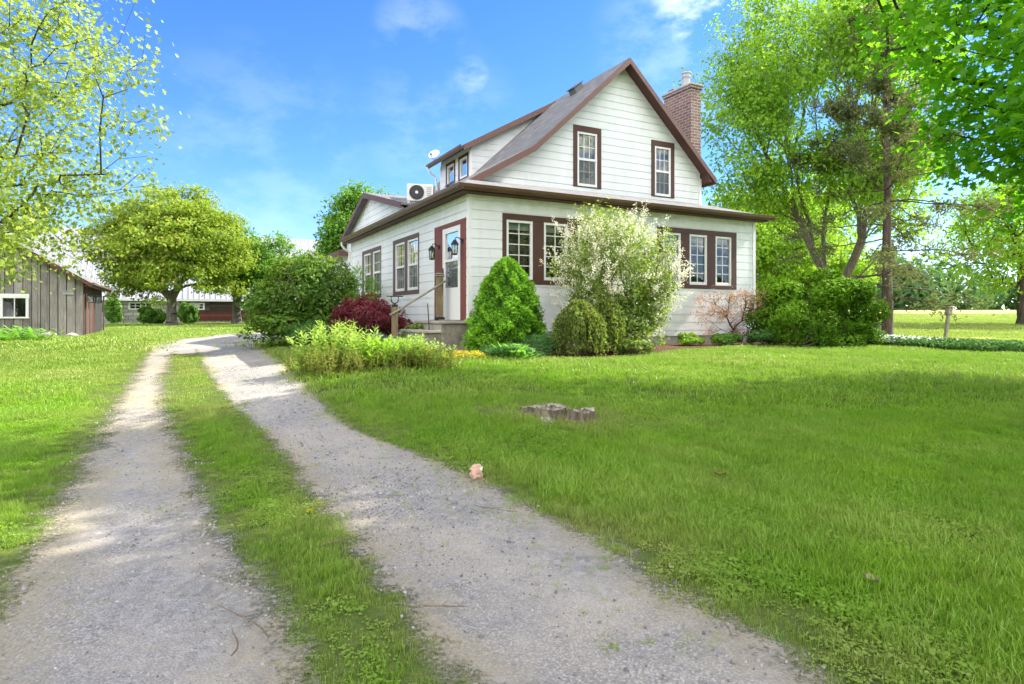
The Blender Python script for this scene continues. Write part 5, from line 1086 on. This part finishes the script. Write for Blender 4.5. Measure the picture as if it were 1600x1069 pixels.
def gn_scatter(name, P, sc, idx, coll, label, cat, dry_sun=None, tilt=0.0):
    me = bpy.data.meshes.new(name); me.vertices.add(len(P)); me.vertices.foreach_set('co', np.asarray(P, np.float32).ravel())
    for nm, dt, val in (('sc', 'FLOAT', sc), ('dry', 'FLOAT', dry_sun if dry_sun is not None else np.zeros(len(P))), ('idx', 'INT', idx)):
        a = me.attributes.new(nm, dt, 'POINT'); a.data.foreach_set('value', np.asarray(val, np.float32 if dt == 'FLOAT' else np.int32))
    rot = np.random.default_rng(3).uniform(0, 6.28, (len(P), 3))*np.array([tilt, tilt, 1]); a = me.attributes.new('rot', 'FLOAT_VECTOR', 'POINT'); a.data.foreach_set('vector', rot.astype(np.float32).ravel())
    o = bpy.data.objects.new(name, me); link(o); tag(o, label, cat, kind='stuff')
    ng = bpy.data.node_groups.new(name, 'GeometryNodeTree'); ng.interface.new_socket('Geometry', in_out='INPUT', socket_type='NodeSocketGeometry'); ng.interface.new_socket('Geometry', in_out='OUTPUT', socket_type='NodeSocketGeometry')
    N = ng.nodes.new; gi, go = N('NodeGroupInput'), N('NodeGroupOutput'); ip = N('GeometryNodeInstanceOnPoints'); ci = N('GeometryNodeCollectionInfo'); ci.inputs['Collection'].default_value = coll; ci.inputs['Separate Children'].default_value = True; ci.inputs['Reset Children'].default_value = True
    mpn = N('GeometryNodeMeshToPoints'); ng.links.new(gi.outputs[0], mpn.inputs['Mesh'])
    ng.links.new(mpn.outputs[0], ip.inputs['Points']); ng.links.new(ci.outputs[0], ip.inputs['Instance']); ip.inputs['Pick Instance'].default_value = True
    for nm, dt, sk in (('sc', 'FLOAT', 'Scale'), ('rot', 'FLOAT_VECTOR', 'Rotation'), ('idx', 'INT', 'Instance Index')):
        x = N('GeometryNodeInputNamedAttribute'); x.data_type = dt; x.inputs['Name'].default_value = nm; ng.links.new(next(q for q in x.outputs if q.enabled and q.name == 'Attribute'), ip.inputs[sk])
    ng.links.new(ip.outputs[0], go.inputs[0]); md = o.modifiers.new('scatter', 'NODES'); md.node_group = ng; return o
def in_house(P): t_, v_ = local(P[:, 0], P[:, 1]); return (t_ > -.0) & (t_ < 8.2) & (v_ > 0) & (v_ < 16)
def in_building(P):
    r = in_house(P)
    for ox, oy, x0, x1, y0, y1 in ((SX, SY, -6, 0, 0, 6.2), (BX, BY, -14, 19, 0, 12.5)):
        dx, dy = P[:, 0]-ox, P[:, 1]-oy; a = dx*DR[0]+dy*DR[1]; b_ = dx*DL[0]+dy*DL[1]; r |= (a > x0) & (a < x1) & (b_ > y0) & (b_ < y1)
    return r
def smooth_noise(P, f, seed):
    r_ = np.random.default_rng(seed); s = 0
    for k in range(7): d = r_.normal(size=2)*f; s = s+np.sin(P@d+r_.uniform(0, 6.28))
    return s/7
def sample(y0, y1, dens, seed, wide=1.05):
    rng = np.random.default_rng(seed); n = int(dens*wide*(y1*y1-y0*y0)); Yv = np.sqrt(rng.uniform(y0*y0, y1*y1, n)); X = rng.uniform(-wide, wide, n)*Yv; return np.stack([X, Yv], 1), rng
STUMP = [at(850, 6.75), at(906, 6.6)]
def lawn(name, y0, y1, dens, seed, coll, nk, label, base_sc, broad_idx=None):
    P, rng = sample(y0, y1, dens, seed); P = P[~in_building(P) & ~in_bed(P)]; ed = edge_dist(P); ins = on_drive(P)
    rag = .16*smooth_noise(P, 3.2, 4)+.14*smooth_noise(P, 8, 5)+.10*smooth_noise(P, 21, 8); sd = np.where(ins, -ed, ed)+rag
    keep = rng.uniform(0, 1, len(P)) < np.clip((sd+.12)/.34, 0, 1)*(.3+.7*np.clip(sd/.45, 0, 1))
    strayed = (rng.uniform(0, 1, len(P)) < .24*np.clip(smooth_noise(P, 4, 41)+.25, 0, 1)) & (sd > -.55); keep |= strayed; P, sd = P[keep], sd[keep]
    n1 = smooth_noise(P, 1.3, 6); n2 = smooth_noise(P, 4.5, 7); sunny = sstep(7.5, 11, P[:, 1])  # sunny: yellower tint painting sunlight into the grass beyond the tree shade
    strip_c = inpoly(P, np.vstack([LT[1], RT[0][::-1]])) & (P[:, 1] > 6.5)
    dry_sun = .20+.34*n1+.26*n2+.85*np.exp(-np.maximum(sd, 0)/.32)*(.6+.5*n2)+.38*sunny+.3*strip_c+.75*((P[:, 0] > 5) & (P[:, 1] > 17.5)); dry_sun = np.clip(dry_sun+rng.normal(0, .1, len(P)), 0, 1)
    sc = base_sc*rng.uniform(.65, 1.25, len(P))*(1+.35*n1)*(.45+.55*np.clip(sd/.5, 0, 1))*(1+.45*smooth_noise(P, 5.5, 15))*(1+.12*smooth_noise(P, 2.6, 12)); sc = np.clip(sc, .3, 1.9)
    idx = rng.integers(0, nk, len(P))
    if broad_idx is not None:
        bp = smooth_noise(P, 2.2, 19)+.6*smooth_noise(P, 6, 20); idx = np.where(idx == broad_idx, 0, idx); idx = np.where((bp > .12) & (rng.uniform(0, 1, len(P)) < .45), broad_idx, idx)
    st_d = np.minimum(np.hypot(P[:, 0]-STUMP[0][0], P[:, 1]-STUMP[0][1]), np.hypot(P[:, 0]-STUMP[1][0], P[:, 1]-STUMP[1][1])); dry_sun = np.clip(dry_sun+.8*np.exp(-(st_d/.35)**2), 0, 1)
    return gn_scatter(name, np.column_stack([P, gz(P[:, 0], P[:, 1])]), sc, idx, coll, label, 'grass', dry_sun)
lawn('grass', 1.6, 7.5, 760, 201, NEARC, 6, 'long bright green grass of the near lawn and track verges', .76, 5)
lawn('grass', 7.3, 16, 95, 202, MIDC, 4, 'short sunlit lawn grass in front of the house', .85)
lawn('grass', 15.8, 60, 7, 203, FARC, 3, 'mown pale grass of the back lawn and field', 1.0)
# loose gravel
def pebble(seed):
    rng = np.random.default_rng(seed); bm = bmesh.new(); bmesh.ops.create_icosphere(bm, subdivisions=1, radius=1)
    for v in bm.verts: v.co = Vector((v.co.x*1.2, v.co.y*.9, v.co.z*.6))*(1+rng.normal(0, .14))
    me = bpy.data.meshes.new('pebble'); bm.to_mesh(me); bm.free(); me.materials.append(M['pebble']); o = bpy.data.objects.new('pebble', me); link(o); return o
t = NT('pebble_stone'); rnd = t.n('ShaderNodeObjectInfo').outputs['Random']; M['pebble'] = t.done(t.bsdf(t.ramp(rnd, [(0, (.14, .14, .145)), (.5, (.26, .25, .245)), (1, (.42, .40, .37))]), .9, .15))
PEB = proto_collection('pebbles', [pebble(k) for k in range(5)])
P, rng = sample(1.7, 11, 1000, 301, 1.0); ins = on_drive(P); ed = edge_dist(P); P = P[ins | ((ed < .12) & (rng.uniform(0, 1, len(P)) < .4))]
d1 = smooth_noise(P, 1.7, 31)+.6*smooth_noise(P, 5, 32); P = P[rng.uniform(0, 1, len(P)) < np.clip(.28+.75*d1, .06, 1)]
gn_scatter('loose_gravel', np.column_stack([P, gz(P[:, 0], P[:, 1])+.013]), .0046*np.exp(rng.normal(0, .42, len(P)))+.0012, rng.integers(0, 5, len(P)), PEB, 'loose grey stones scattered over the gravel wheel tracks', 'gravel', None, .3)
